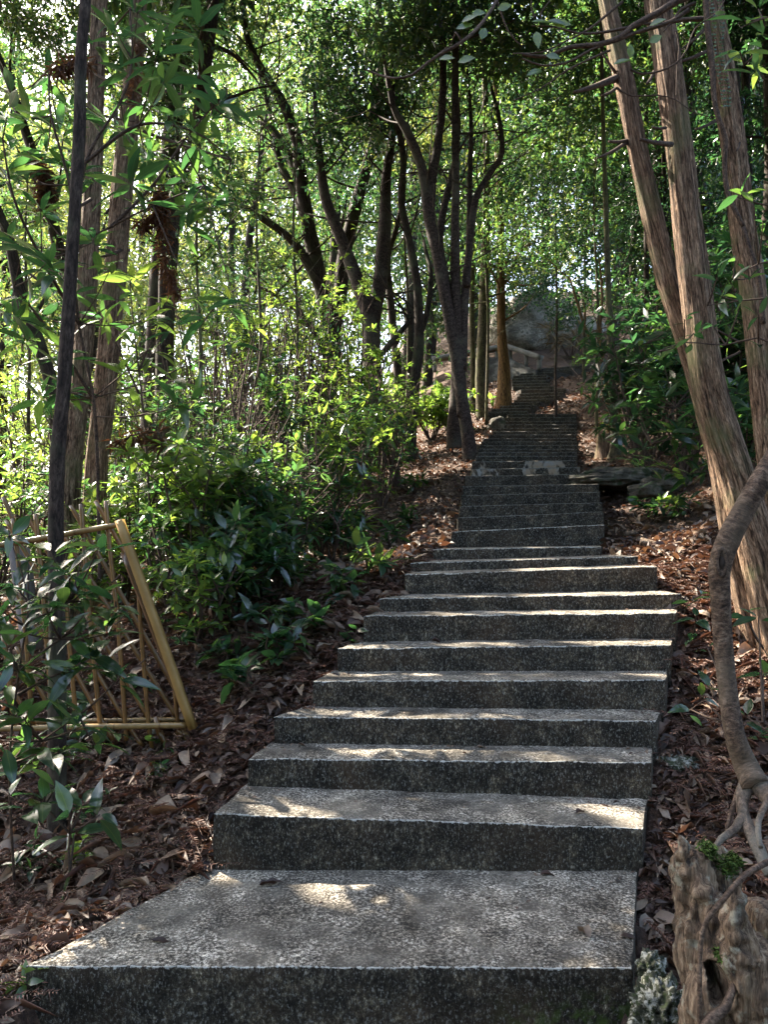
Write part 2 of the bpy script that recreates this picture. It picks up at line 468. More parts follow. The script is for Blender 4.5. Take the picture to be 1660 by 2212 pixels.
def concrete_mat(name, dark=False, patches=False):
    m, t, nd, lk, b = newmat(name)
    g = nd.new('ShaderNodeNewGeometry')
    pos = g.outputs['Position']
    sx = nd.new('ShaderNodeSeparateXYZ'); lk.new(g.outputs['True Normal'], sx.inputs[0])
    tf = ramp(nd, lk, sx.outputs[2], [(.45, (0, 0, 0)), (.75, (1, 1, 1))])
    grain = nz(nd, lk, pos, 115, 4, .8)
    grain2 = nz(nd, lk, pos, 70, 3, .7)
    big = nz(nd, lk, pos, 2.6, 5, .6, .5)
    mid = nz(nd, lk, pos, 11, 4, .6)
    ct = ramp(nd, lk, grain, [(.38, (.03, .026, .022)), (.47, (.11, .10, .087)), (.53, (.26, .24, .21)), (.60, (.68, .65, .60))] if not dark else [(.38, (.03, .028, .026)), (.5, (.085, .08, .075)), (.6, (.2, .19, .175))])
    sm_ = nz(nd, lk, pos, 5.5, 5, .65, .8)
    ct = mixc(nd, lk, ramp(nd, lk, sm_, [(.47, (0, 0, 0)), (.6, (.75, .75, .75))]), ct, (.15, .14, .125) if not dark else (.07, .067, .06))
    cb = ramp(nd, lk, big, [(.32, (.42, .39, .35)), (.5, (.95, .92, .88)), (.66, (1.4, 1.32, 1.2))])
    ct = mixc(nd, lk, 1.0, ct, cb, 'MULTIPLY')
    cm = ramp(nd, lk, mid, [(.36, (.5, .48, .45)), (.6, (1.2, 1.17, 1.12))])
    ct = mixc(nd, lk, 1.0, ct, cm, 'MULTIPLY')
    # vertical faces: blackened by algae with pale flecks
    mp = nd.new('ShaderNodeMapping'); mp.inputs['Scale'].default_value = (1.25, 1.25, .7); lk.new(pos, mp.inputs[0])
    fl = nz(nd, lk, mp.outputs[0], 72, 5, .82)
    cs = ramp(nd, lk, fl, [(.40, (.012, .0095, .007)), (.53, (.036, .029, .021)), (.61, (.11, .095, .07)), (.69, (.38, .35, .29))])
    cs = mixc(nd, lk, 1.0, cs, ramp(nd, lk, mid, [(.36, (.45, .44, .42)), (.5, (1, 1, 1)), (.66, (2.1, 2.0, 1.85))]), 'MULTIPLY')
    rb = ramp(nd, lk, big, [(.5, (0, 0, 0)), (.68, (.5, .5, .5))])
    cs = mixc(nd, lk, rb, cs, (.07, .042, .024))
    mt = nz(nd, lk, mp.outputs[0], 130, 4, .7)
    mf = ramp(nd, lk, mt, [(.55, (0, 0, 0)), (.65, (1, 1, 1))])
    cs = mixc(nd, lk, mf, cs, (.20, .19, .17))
    if patches:
        pn = nz(nd, lk, mp.outputs[0], 5, 4, .6, .6)
        pf = ramp(nd, lk, pn, [(.5, (0, 0, 0)), (.56, (1, 1, 1))])
        pc = ramp(nd, lk, mid, [(.4, (.30, .29, .27)), (.62, (.34, .25, .17))])
        cs = mixc(nd, lk, pf, cs, pc)
    # worn pale lip
    ea = nd.new('ShaderNodeAttribute'); ea.attribute_name = 'edge'
    mu = nd.new('ShaderNodeMath'); mu.operation = 'MULTIPLY_ADD'; lk.new(grain2, mu.inputs[0]); mu.inputs[1].default_value = 1.3
    lk.new(ea.outputs['Fac'], mu.inputs[2])
    ef = ramp(nd, lk, mu.outputs[0], [(0.0, (0, 0, 0)), (1.0, (0, 0, 0))])
    r = ef.node.color_ramp.elements; r[0].position = .98; r[1].position = 1.0; r[1].color = (1, 1, 1, 1)
    sc = nd.new('ShaderNodeMath'); sc.operation = 'MULTIPLY'; sc.inputs[1].default_value = .62; lk.new(mu.outputs[0], sc.inputs[0])
    lk.new(sc.outputs[0], ef.node.inputs[0]); r[0].position = .93; r[1].position = .99
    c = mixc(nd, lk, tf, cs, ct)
    c = mixc(nd, lk, ef, c, (.46, .45, .42) if not dark else (.17, .165, .15))
    sz = nd.new('ShaderNodeSeparateXYZ'); lk.new(pos, sz.inputs[0])
    mz = nd.new('ShaderNodeMapRange'); mz.inputs[1].default_value = .47; mz.inputs[2].default_value = .36; lk.new(sz.outputs[2], mz.inputs[0])
    mx_ = nd.new('ShaderNodeMapRange'); mx_.inputs[1].default_value = .25; mx_.inputs[2].default_value = .5; lk.new(sz.outputs[0], mx_.inputs[0])
    mm = nd.new('ShaderNodeMath'); mm.operation = 'MULTIPLY'; lk.new(mz.outputs[0], mm.inputs[0]); lk.new(mx_.outputs[0], mm.inputs[1])
    m3 = nd.new('ShaderNodeMath'); m3.operation = 'MULTIPLY'; lk.new(mm.outputs[0], m3.inputs[0])
    lk.new(ramp(nd, lk, nz(nd, lk, pos, 30, 4), [(.45, (0, 0, 0)), (.6, (1, 1, 1))]), m3.inputs[1])
    c = mixc(nd, lk, m3.outputs[0], c, (.05, .085, .012))
    lk.new(c, b.inputs['Base Color']); b.inputs['Roughness'].default_value = .88
    b.inputs['Specular IOR Level'].default_value = .3
    ad = nd.new('ShaderNodeMath'); ad.operation = 'ADD'; lk.new(grain, ad.inputs[0]); lk.new(grain2, ad.inputs[1])
    bump(nd, lk, ad.outputs[0], .9, .006, b)
    return m
M['concrete'] = concrete_mat('concrete')
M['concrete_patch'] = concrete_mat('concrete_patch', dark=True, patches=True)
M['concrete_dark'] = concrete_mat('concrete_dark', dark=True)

def rock_mat(name, stops, sc=6, lichen=None, bd=.03, moss=None):
    m, t, nd, lk, b = newmat(name)
    tc = nd.new('ShaderNodeTexCoord'); o = tc.outputs['Object']
    n = nz(nd, lk, o, sc, 8, .7, .4); c = ramp(nd, lk, n, stops)
    n2 = nz(nd, lk, o, sc * 7, 5, .7)
    if lichen:
        f = ramp(nd, lk, n2, [(.5, (0, 0, 0)), (.6, (1, 1, 1))]); c = mixc(nd, lk, f, c, lichen)
    if moss:
        n3 = nz(nd, lk, o, sc * 1.7, 3); f = ramp(nd, lk, n3, [(.52, (0, 0, 0)), (.6, (1, 1, 1))]); c = mixc(nd, lk, f, c, moss)
    lk.new(c, b.inputs['Base Color']); b.inputs['Roughness'].default_value = .92
    bump(nd, lk, n2, .8, bd, b)
    return m
M['boulder'] = rock_mat('boulder', [(.36, (.07, .065, .055)), (.48, (.26, .24, .21)), (.56, (.42, .39, .34)), (.66, (.62, .56, .48))], 2.6, lichen=(.18, .17, .14), bd=.12)
M['ledge'] = rock_mat('ledge', [(.35, (.02, .018, .015)), (.5, (.08, .07, .055)), (.7, (.24, .22, .18))], 5, bd=.03, moss=(.035, .045, .02))
M['lichen_rock'] = rock_mat('lichen_rock', [(.42, (.02, .025, .014)), (.5, (.07, .07, .045)), (.54, (.30, .30, .26)), (.64, (.52, .52, .47))], 42, bd=.012, moss=(.03, .045, .012))
M['rail_concrete'] = rock_mat('rail_concrete', [(.3, (.13, .125, .11)), (.6, (.25, .24, .22))], 5, bd=.01)
M['wall_stained'] = rock_mat('wall_stained', [(.42, (.02, .019, .016)), (.52, (.05, .05, .045)), (.66, (.16, .16, .145))], 3, bd=.01)

# dead wood
m, t, nd, lk, b = newmat('dead_wood'); M['dead_wood'] = m
tc = nd.new('ShaderNodeTexCoord'); mp = nd.new('ShaderNodeMapping'); mp.inputs['Scale'].default_value = (1, 1, .16); lk.new(tc.outputs['Object'], mp.inputs[0])
n1 = nz(nd, lk, mp.outputs[0], 60, 6, .7, 1.2); n2 = nz(nd, lk, tc.outputs['Object'], 14, 5, .6, .5)
c = ramp(nd, lk, n1, [(.36, (.03, .018, .011)), (.48, (.15, .10, .065)), (.6, (.30, .225, .155)), (.72, (.42, .36, .29))])
f = ramp(nd, lk, n2, [(.35, (.5, .47, .44)), (.55, (1, .95, .9)), (.75, (1.2, 1.2, 1.18))])
c = mixc(nd, lk, 1.0, c, f, 'MULTIPLY')
n3 = nz(nd, lk, tc.outputs['Object'], 24, 5, .65)
c = mixc(nd, lk, ramp(nd, lk, n3, [(.55, (0, 0, 0)), (.63, (.7, .7, .7))]), c, (.34, .33, .26))
n4 = nz(nd, lk, tc.outputs['Object'], 11, 4)
c = mixc(nd, lk, ramp(nd, lk, n4, [(.56, (0, 0, 0)), (.66, (.8, .8, .8))]), c, (.035, .026, .018))
lk.new(c, b.inputs['Base Color']); b.inputs['Roughness'].default_value = .85
bump(nd, lk, n1, 1, .012, b)

# bamboo
def bamboo_mat(name, c0, c1, rough=.28):
    m, t, nd, lk, b = newmat(name)
    uv = nd.new('ShaderNodeUVMap'); sx = nd.new('ShaderNodeSeparateXYZ'); lk.new(uv.outputs[0], sx.inputs[0])
    mu = nd.new('ShaderNodeMath'); mu.operation = 'MULTIPLY'; mu.inputs[1].default_value = 5.2; lk.new(sx.outputs[1], mu.inputs[0])
    fr = nd.new('ShaderNodeMath'); fr.operation = 'FRACT'; lk.new(mu.outputs[0], fr.inputs[0])
    f = ramp(nd, lk, fr.outputs[0], [(0, (1, 1, 1)), (.05, (0, 0, 0))])
    tc = nd.new('ShaderNodeTexCoord'); n = nz(nd, lk, tc.outputs['Object'], 12, 5)
    c = ramp(nd, lk, n, [(.3, c0), (.65, c1)])
    c = mixc(nd, lk, f, c, (.10, .05, .02))
    lk.new(c, b.inputs['Base Color']); b.inputs['Roughness'].default_value = rough
    b.inputs['Coat Weight'].default_value = .4; b.inputs['Coat Roughness'].default_value = .15
    return m
M['bamboo'] = bamboo_mat('bamboo', (.085, .04, .011), (.21, .11, .03))
M['bamboo_rail'] = bamboo_mat('bamboo_rail', (.14, .08, .028), (.30, .20, .08), .2)
m, t, nd, lk, b = newmat('plank'); M['plank'] = m
tc = nd.new('ShaderNodeTexCoord'); n = nz(nd, lk, tc.outputs['Object'], 8, 5)
lk.new(ramp(nd, lk, n, [(.3, (.22, .125, .032)), (.7, (.34, .205, .06))]), b.inputs['Base Color']); b.inputs['Roughness'].default_value = .55

# ground
m, t, nd, lk, b = newmat('forest_soil'); M['soil'] = m
g = nd.new('ShaderNodeNewGeometry')
n1 = nz(nd, lk, g.outputs['Position'], 3, 8, .7); n2 = nz(nd, lk, g.outputs['Position'], 38, 6, .75)
c = ramp(nd, lk, n2, [(.3, (.022, .012, .008)), (.5, (.07, .04, .026)), (.62, (.15, .09, .06)), (.72, (.30, .21, .15))])
f = ramp(nd, lk, n1, [(.35, (.6, .55, .5)), (.65, (1.2, 1.15, 1.1))])
lk.new(mixc(nd, lk, 1.0, c, f, 'MULTIPLY'), b.inputs['Base Color']); b.inputs['Roughness'].default_value = .95
bump(nd, lk, n2, 1, .02, b)
def plain(name, c, rough=.6):
    m, t, nd, lk, b = newmat(name)
    tc = nd.new('ShaderNodeTexCoord'); n = nz(nd, lk, tc.outputs['Object'], 20, 4)
    lk.new(ramp(nd, lk, n, [(.3, tuple(x * .7 for x in c)), (.7, tuple(x * 1.2 for x in c))]), b.inputs['Base Color'])
    b.inputs['Roughness'].default_value = rough; return m
M['moss'] = plain('moss', (.06, .11, .015), .95)
M['red'] = plain('red_bit', (.55, .05, .02))
M['tan_sheet'] = plain('grey_sheet', (.20, .17, .16), .8)

# ------------------------------------------------------------------ sun gaps
def gap(px, py, r, d=None):
    r = r * 1.1 + .012
    p = hit(px, py) if d is None else P(px, py, d)
    GAPS.append((tuple(p), r))
for g in [(1490, 1232, .17), (1540, 1250, .14), (1430, 1190, .10), (880, 1190, .10), (930, 1160, .10), (310, 1675, .045), (1610, 1385, .16), (1520, 1330, .06),
          (1640, 1480, .08), (1095, 868, .45), (1060, 880, .35), (1110, 850, .3), (730, 1115, .22)]:
    gap(*g)
for g in [(820, 1462, .05, 3.3), (960, 1460, .07, 3.3), (760, 1538, .045, 3.12), (900, 1536, .04, 3.12), (730, 1895, .05, 2.42), (650, 1615, .05, 2.94),
          (760, 1612, .035, 2.94), (1000, 1318, .05, 3.75), (1250, 1318, .07, 3.75), (1420, 1318, .06, 3.75), (1300, 1385, .06, 3.55), (1420, 1388, .05, 3.55),
          (1350, 1280, .06, 3.9), (1180, 1225, .08, 4.15), (1350, 2010, .03, 2.1), (1150, 1180, .06, 4.7), (1360, 1742, .03, 2.65),
          (1195, 745, .5, 19), (1150, 690, .25, 19), (930, 840, .9, 11), (1420, 200, .10, 3.42), (1436, 330, .10, 3.42), (1400, 60, .10, 3.42), (1450, 450, .08, 3.42), (1412, 130, .10, 3.42), (1428, 265, .1, 3.42), (1380, 400, .05, 3.55), (1560, 1190, .1, 3.45), (1600, 1240, .1, 3.45), (1635, 1340, .12, 3.45),
          (1480, 700, .04, 3.45), (1545, 1060, .08, 3.5), (1555, 1130, .08, 3.5)]:
    gap(*g)

for g in [(620, 760, .22, 7.2), (520, 800, .2, 6.6), (700, 850, .22, 6.6), (450, 860, .2, 6), (560, 930, .16, 5.6), (780, 900, .2, 7.2), (640, 1010, .12, 5.4), (380, 980, .16, 5.4), (300, 900, .25, 6), (180, 960, .3, 6.5),
          (60, 1000, .3, 6.5), (480, 1080, .1, 5), (700, 1130, .12, 5.6), (120, 880, .3, 7), (350, 780, .25, 7), (1440, 760, .14, 6.3), (1400, 700, .16, 6.3), (1460, 860, .1, 6), (1390, 650, .2, 6.8), (1240, 830, .3, 13), (1180, 830, .2, 14),
          (850, 1230, .1, 4.6), (950, 1010, .2, 8), (900, 960, .2, 8.4), (1060, 1360, .05, 3.6), (1500, 1190, .12, 4.8), (1560, 1650, .05, 2.4), (1520, 1720, .05, 2.2), (420, 1720, .04, 2.7), (130, 1840, .04, 2.3)]:
    gap(*g)
_rg = np.random.default_rng(404)
for _ in range(46):
    dd_ = _rg.uniform(4.6, 8.6); yy_ = _rg.uniform(740, 1180); xx_ = _rg.uniform(20, 820)
    GAPS.append((tuple(P(xx_, yy_, dd_)), _rg.uniform(.04, .13)))
for _ in range(34):
    yy_ = _rg.uniform(1.5, 9); xx_ = float(np.interp(yy_, _d, _xl)) - _rg.uniform(.05, 1.6) if _rg.uniform() < .6 else float(np.interp(yy_, _d, _xr)) + _rg.uniform(.05, 1.5)
    GAPS.append(((xx_, yy_, ground(xx_, yy_)), _rg.uniform(.02, .06)))
for _ in range(26):
    GAPS.append((tuple(P(_rg.uniform(980, 1330), _rg.uniform(30, 560), _rg.uniform(8.5, 12))), _rg.uniform(.06, .2)))
for _ in range(30):
    GAPS.append((tuple(P(_rg.uniform(1320, 1680), _rg.uniform(20, 700), _rg.uniform(8.5, 13))), _rg.uniform(.06, .2)))
for _ in range(9):
    GAPS.append((tuple(P(_rg.uniform(1340, 1560), _rg.uniform(650, 1020), 6.2)), _rg.uniform(.05, .12)))
# ------------------------------------------------------------------ ground sheet
def make_ground():
    ys = list(np.arange(-6, 1.2, .6)) + list(np.arange(1.2, 9, .07)) + list(np.arange(9, 22, .3)) + list(np.arange(22, 60, 2)) + [60, 80, 110, 150, 200]
    xs = [-200, -120, -80, -60] + list(np.arange(-45, -12, 3)) + list(np.arange(-12, -4, .4)) + list(np.arange(-4, 5, .07)) + list(np.arange(5, 12, .4)) + list(np.arange(12, 48, 3)) + [60, 80, 120, 200]
    v = [(x, y, ground(x, y)) for y in ys for x in xs]
    nx = len(xs)
    f = [(j * nx + i, j * nx + i + 1, (j + 1) * nx + i + 1, (j + 1) * nx + i) for j in range(len(ys) - 1) for i in range(nx - 1)]
    me = bpy.data.meshes.new('ground'); me.from_pydata(v, [], f)
    me.polygons.foreach_set('use_smooth', [True] * len(f))
    tag(link('ground', me, M['soil']), kind='structure')
make_ground()

# ------------------------------------------------------------------ stairs
def flight(name, label, steps, nxt, mats, res=.035, drop=.42, amp=.004):
    root = thing(name, P((steps[0][1] + steps[0][3]) / 2, steps[0][2], steps[0][0]), label, 'stairs')
    al = steps + [nxt]
    for i in range(len(steps)):
        d, lx, ly, rx, ry = al[i]; d2, lx2, ly2, rx2, ry2 = al[i + 1]
        a = P(lx, ly, d); b_ = P(rx, ry, d)
        # the tread runs back under the next riser; its sides follow the line of the stair
        xl2 = (lx2 - 830) / F * d2; xr2 = (rx2 - 830) / F * d2
        if i == 0 and name == 'concrete_stairs':
            dd = d2 + .05
        else:
            dd = d2 + .04
        a2 = Vector((xl2 - .03 if xl2 < a.x else a.x + (xl2 - a.x) * 1.0, dd, a.z + .004)); b2 = Vector((xr2, dd, b_.z + .004))
        if xl2 - a.x > .02: a2.x = xl2 - .012
        if xr2 < b_.x - .02: b2.x = b_.x - .01 + (xr2 - b_.x) * .25
        dz = Vector((0, 0, -drop))
        c = [[[a + dz, a], [a2 + dz, a2]], [[b_ + dz, b_], [b2 + dz, b2]]]
        W = (b_ - a).length
        mb = MB()
        mb.hexa(c, max(6, int(W / res)), max(2, int((dd - d) / res)), max(3, int(drop / res)), amp, seed=i * 3.7, rnd=min(.006, res * .16))
        mb.build('step', mats(i), root, edge=True, smooth_=False)
    return root
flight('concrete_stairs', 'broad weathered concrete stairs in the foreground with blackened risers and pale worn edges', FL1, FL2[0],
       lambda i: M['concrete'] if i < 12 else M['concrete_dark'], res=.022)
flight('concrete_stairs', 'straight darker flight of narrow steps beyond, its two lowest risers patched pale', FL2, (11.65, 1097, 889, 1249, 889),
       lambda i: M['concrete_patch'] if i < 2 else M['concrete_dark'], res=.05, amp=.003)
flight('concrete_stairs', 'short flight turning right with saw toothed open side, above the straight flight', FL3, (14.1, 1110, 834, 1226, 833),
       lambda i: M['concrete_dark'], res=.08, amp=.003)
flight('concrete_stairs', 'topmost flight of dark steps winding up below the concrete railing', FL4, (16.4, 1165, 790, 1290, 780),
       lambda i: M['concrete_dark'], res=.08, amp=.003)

# ------------------------------------------------------------------ trunks and trees
rng0 = np.random.default_rng(11)
random.seed(5)
def stem(mb, pts, ws, d, sides=12, rough=.12, ridge=0, step=.12, flare=0, seed=0, d2=None):
    """pts in frame units at distance d (d2 at the top); ws widths in frame units"""
    n = len(pts); dd = [d + ((d2 if d2 is not None else d) - d) * i / (n - 1) for i in range(n)]
    p = [P(q[0], q[1], e) for q, e in zip(pts, dd)]
    if len(ws) != n: ws = list(np.interp(np.linspace(0, 1, n), np.linspace(0, 1, len(ws)), ws))
    r = [w_ / F * e / 2 * .93 for w_, e in zip(ws, dd)]
    mb.tube(p, r, sides, seed, rough, ridge, step=step, flare=flare)
    return p
def twigs(mb, pts, n, L, r, rnd, up=.5):
    """random side branches off a limb"""
    tips = []
    for _ in range(n):
        i = rnd.randrange(1, len(pts)); a = pts[i - 1].lerp(pts[i], rnd.random())
        dv = Vector((rnd.uniform(-1, 1), rnd.uniform(-.7, .7), rnd.uniform(-.1, 1) * up * 2)).normalized()
        l = L * rnd.uniform(.5, 1.3)
        q = [a]
        for k in range(4):
            dv = (dv + Vector((rnd.uniform(-.35, .35), rnd.uniform(-.35, .35), rnd.uniform(-.15, .3)))).normalized()
            q.append(q[-1] + dv * l / 4)
        mb.tube(q, [r, r * .25], 5, rough=0, cap=False)
        tips.append(q[-1]); tips.append(q[2])
    return tips

def px_big(d): return d in (3.6, 3.45)
def tree(name, label, d, stems, mat, blobs=(), leaf=('leaf_mid', .09, .035, 7), n_tw=8, tw_len=1.0, group=None, cat='tree', seed=1, ridge=0, sides=12, flare=0, base=None, stubs=(), tips_leaf=0, step=.12, crown_d=None, rough=.12):
    rnd = random.Random(seed); rng = np.random.default_rng(seed)
    b0 = stems[0][0][0]
    basep = P(b0[0], b0[1], d)
    root = thing(name, (basep.x, basep.y, ground(basep.x, basep.y) if base is None else base), label, cat, group)
    mb = MB(); tips = []
    for si, s in enumerate(stems):
        pts, ws = s[0], s[1]; dt = s[2] if len(s) > 2 else 0
        if si == 0:
            # carry the foot down into the ground
            g = ground(basep.x, basep.y)
            gy = HZ - (g - .12 - EYE) / d * F
            if gy > pts[0][1] + 3: pts = [(pts[0][0] + (pts[0][0] - pts[1][0]) * .05, gy)] + list(pts); ws = [ws[0] * 1.05] + list(ws) if len(ws) == len(pts) - 1 else ws
        p = stem(mb, pts, ws, d, sides, rough, ridge, flare=flare if si == 0 else 0, seed=seed + si, d2=d + dt, step=step)
        tips += twigs(mb, p[max(0, len(p) // 2 - 1):], n_tw, tw_len, max(.008, ws[-1] / F * d * .28), rnd)
    mb.build('trunk', mat, root)
    for (a, b_, w0, w1) in stubs:
        if px_big(d): a = (a[0], a[1], a[2] - 1.2); b_ = (b_[0], b_[1], b_[2] - 1.15)
        m2 = MB(); m2.tube([P(*a), P((a[0] + b_[0]) / 2 + 1, (a[1] + b_[1]) / 2 + 2, (a[2] + b_[2]) / 2), P(*b_)], [w0 / F * d / 2, w1 / F * d / 2], 7, rough=.2, step=.05)
        m2.build('branch_stub', M['twig'], root)
    bl = []
    for q in blobs:
        px, py, dd, rp, nn = q[:5]
        r = rp / F * dd
        bl.append((P(px, py, dd), (r, r * .9, r * .8), nn))
    if tips_leaf:
        for tp in tips:
            bl.append((tp, (.45, .45, .35), tips_leaf))
    if bl:
        pos, di = foliage(bl, leaf[3], rng)
        if len(pos):
            L = leaf[1] * rng.uniform(.6, 1.3, len(pos))
            me = leaf_mesh('crown', LEAF_LO, pos, di, L, leaf[2] * rng.uniform(.8, 1.2, len(pos)), rng, .25, .7)
            link('crown', me, M[leaf[0]], root)
    return root

# --- left trunks
tree('slim_tree', 'slim dark smooth trunk rising in front of the bamboo fence', 2.95,
     [([(122, 1570), (124, 1400), (120, 1200), (124, 1000), (138, 820), (150, 640), (160, 470), (170, 300), (175, 120), (184, 0), (190, -200), (190, -500)], [42, 38, 36, 33, 31, 30, 28, 27, 26, 25, 20, 12])],
     M['bark_dark'], n_tw=0, seed=3, sides=16, step=.06,
     blobs=[(120, -700, 5.0, 700, 500)], leaf=('leaf_dark', .13, .045, 8))
tree('cedar_tree', 'left one of two straight grey cedar trunks behind the slim dark trunk', 5.2,
     [([(150, 1090), (172, 850), (186, 650), (197, 450), (205, 250), (210, 100), (215, 0), (222, -300)], [44, 42, 41, 39, 37, 34, 34, 26])],
     M['bark_cedar'], n_tw=0, seed=4, ridge=.16, sides=28, rough=.04, step=.05,
     stubs=[((196, 430, 5.1), (150, 455, 4.9), 7, 4), ((205, 245, 5.1), (290, 262, 4.9), 6, 3), ((207, 160, 5.1), (265, 188, 4.8), 6, 3)])
tree('cedar_tree', 'right and thicker one of two straight grey cedar trunks on the left', 5.6,
     [([(205, 1060), (222, 880), (245, 640), (258, 480), (272, 330), (286, 180), (300, 0), (315, -300)], [50, 48, 48, 46, 43, 38, 36, 28])],
     M['bark_cedar'], n_tw=0, seed=9, ridge=.16, sides=28, rough=.04, step=.05,
     stubs=[((300, 185, 5.5), (400, 205, 5.2), 7, 3), ((310, 285, 5.5), (500, 345, 5.2), 8, 3), ((262, 540, 5.5), (215, 555, 5.3), 7, 4)])
tree('broadleaf_tree', 'dark trunk with an ochre lichen patch, right of the cedar pair', 8.5,
     [([(355, 860), (358, 700), (365, 560), (378, 440), (412, 340), (432, 240), (445, 130), (460, 0), (470, -200)], [44, 40, 40, 36, 34, 32, 30, 28, 20])],
     M['bark_dark'], n_tw=5, seed=5, blobs=[(420, -60, 9, 170, 420), (350, 180, 8.8, 100, 160)], leaf=('leaf_dark', .11, .04, 7))
# ochre lichen on that trunk
def lichen_patch(pts, w0, d, root_label):
    mb = MB(); mb.tube([P(x, y, d) for x, y in pts], [w0 / F * d / 2 * k for k in (.5, 1, .6)], 8, rough=.4)
tree('leaning_tree', 'dark trunk leaning left at the far left edge, behind the slim trunk', 9.5,
     [([(160, 780), (150, 640), (118, 500), (95, 400), (60, 300), (20, 180), (-40, 40)], [34, 30, 28, 24, 22, 18, 14])],
     M['bark_dark'], n_tw=6, seed=6, blobs=[(60, 120, 10, 190, 420), (0, 420, 9, 110, 160)], leaf=('leaf_mid', .1, .04, 7))
tree('leaning_tree', 'lower dark trunk sloping up to the left frame edge', 8.0,
     [([(120, 900), (90, 760), (45, 640), (20, 520), (-20, 420)], [34, 30, 28, 24, 18])],
     M['bark_dark'], n_tw=5, seed=7, blobs=[(60, 600, 8.2, 130, 170)], leaf=('leaf_dark', .1, .04, 7))
# --- centre left multi stem
tree('forked_tree', 'many branched dark tree left of the V shaped tree', 10.5,
     [([(722, 880), (720, 780), (712, 700), (690, 600), (665, 480), (650, 380), (640, 300), (610, 220), (560, 140), (530, 60), (520, -100)], [50, 44, 40, 36, 34, 30, 26, 22, 18, 14, 8]),
      ([(716, 740), (735, 640), (742, 560), (768, 450), (790, 370), (812, 280), (822, 150), (820, 0)], [34, 32, 32, 30, 26, 22, 18, 12], 1),
      ([(700, 640), (660, 560), (620, 510), (570, 475), (520, 440)], [26, 22, 18, 14, 8], -.6),
      ([(655, 400), (620, 330), (590, 280), (555, 262)], [22, 18, 14, 8], .5),
      ([(668, 500), (640, 420), (605, 350), (585, 250), (560, 160)], [22, 20, 16, 12, 8], .8),
      ([(720, 800), (700, 760), (660, 690), (600, 640), (560, 620)], [18, 14, 12, 9, 6], -.3)],
     M['bark_dark'], n_tw=9, seed=8, tw_len=1.4,
     blobs=[(600, 60, 11, 190, 700), (540, 300, 11, 120, 220), (740, 120, 11.5, 160, 520), (610, 480, 10.5, 110, 110), (450, 100, 11.5, 140, 360), (700, 280, 10, 90, 110)], leaf=('leaf_mid', .085, .034, 7))
tree('forked_tree', 'brown tree forking low into a clean V in the middle distance', 9.6,
     [([(812, 880), (803, 760), (802, 695), (770, 600), (735, 510), (704, 430), (690, 330), (680, 200)], [48, 42, 40, 32, 28, 25, 18, 10]),
      ([(800, 720), (822, 600), (832, 480), (835, 380), (850, 280), (862, 160)], [34, 34, 30, 24, 16, 10], .6)],
     M['bark_clump'], n_tw=6, seed=10, flare=.2,
     blobs=[(830, 240, 9.6, 90, 210), (720, 300, 9.4, 80, 110), (690, 150, 9.8, 110, 200)], leaf=('leaf_dark', .09, .035, 7))
tree('crooked_tree', 'thin crooked dark tree with two arms between the V shaped tree and the tall clump', 9.2,
     [([(888, 920), (897, 820), (906, 740), (902, 620), (885, 520), (868, 440), (872, 350), (866, 300), (850, 230), (845, 100)], [28, 26, 24, 20, 18, 17, 15, 14, 12, 8]),
      ([(905, 730), (922, 680), (932, 600), (925, 560), (915, 520)], [16, 14, 12, 10, 6], .6),
      ([(820, 770), (850, 735), (880, 700), (905, 660)], [14, 14, 12, 10], .2)],
     M['bark_dark'], n_tw=5, seed=12, blobs=[(850, 120, 9, 110, 220)], leaf=('leaf_mid', .085, .034, 7))
tree('crooked_tree', 'slender dark trunk close behind the crooked tree, curving right', 11,
     [([(862, 880), (858, 780), (845, 660), (838, 560), (855, 500), (868, 440)], [22, 20, 18, 14, 12, 8])],
     M['bark_dark'], n_tw=5, seed=13, blobs=[(880, 300, 11, 110, 230)], leaf=('leaf_yellow', .09, .035, 7))
# --- the tall clump left of the stairs
tree('clump_tree', 'tall multi stemmed tree growing beside the left edge of the stairs', 8.4,
     [([(1016, 985), (1010, 930), (998, 860), (985, 760), (966, 660), (948, 560), (930, 480), (922, 420), (908, 350), (878, 280), (850, 230), (830, 120)], [34, 31, 30, 30, 28, 28, 28, 26, 22, 20, 14, 8]),
      ([(928, 470), (932, 400), (945, 320), (955, 240), (958, 120), (950, 0), (945, -150)], [26, 24, 20, 18, 16, 14, 8], .3),
      ([(990, 800), (975, 700), (962, 600), (950, 520), (962, 440), (976, 380), (990, 300), (990, 220)], [24, 22, 20, 18, 16, 14, 11, 8], .3),
      ([(1000, 900), (992, 780), (985, 640), (984, 500), (985, 380), (984, 200), (985, 60), (980, -120)], [26, 28, 24, 20, 18, 17, 14, 10], .15),
      ([(1000, 800), (1004, 660), (1012, 560), (1020, 480), (1032, 420), (1062, 370), (1085, 330), (1078, 250), (1062, 190)], [22, 20, 18, 17, 15, 14, 13, 10, 7], .4),
      ([(1010, 620), (1014, 500), (1016, 380), (1018, 260), (1010, 150)], [16, 14, 12, 10, 6], .6)],
     M['bark_clump'], n_tw=6, seed=14, sides=14, flare=.25, step=.08,
     blobs=[(820, 230, 8.2, 80, 210), (1000, 60, 8.6, 150, 500), (900, 40, 8.4, 120, 320), (1090, 140, 8.6, 110, 260), (950, -640, 9, 440, 1500)], leaf=('leaf_mid', .075, .03, 7))
tree('broadleaf_tree', 'dark broad trunk right behind the tall clump, partly hidden', 9.3,
     [([(985, 930), (988, 860), (990, 780)], [42, 34, 28])], M['bark_clump'], n_tw=0, seed=15)
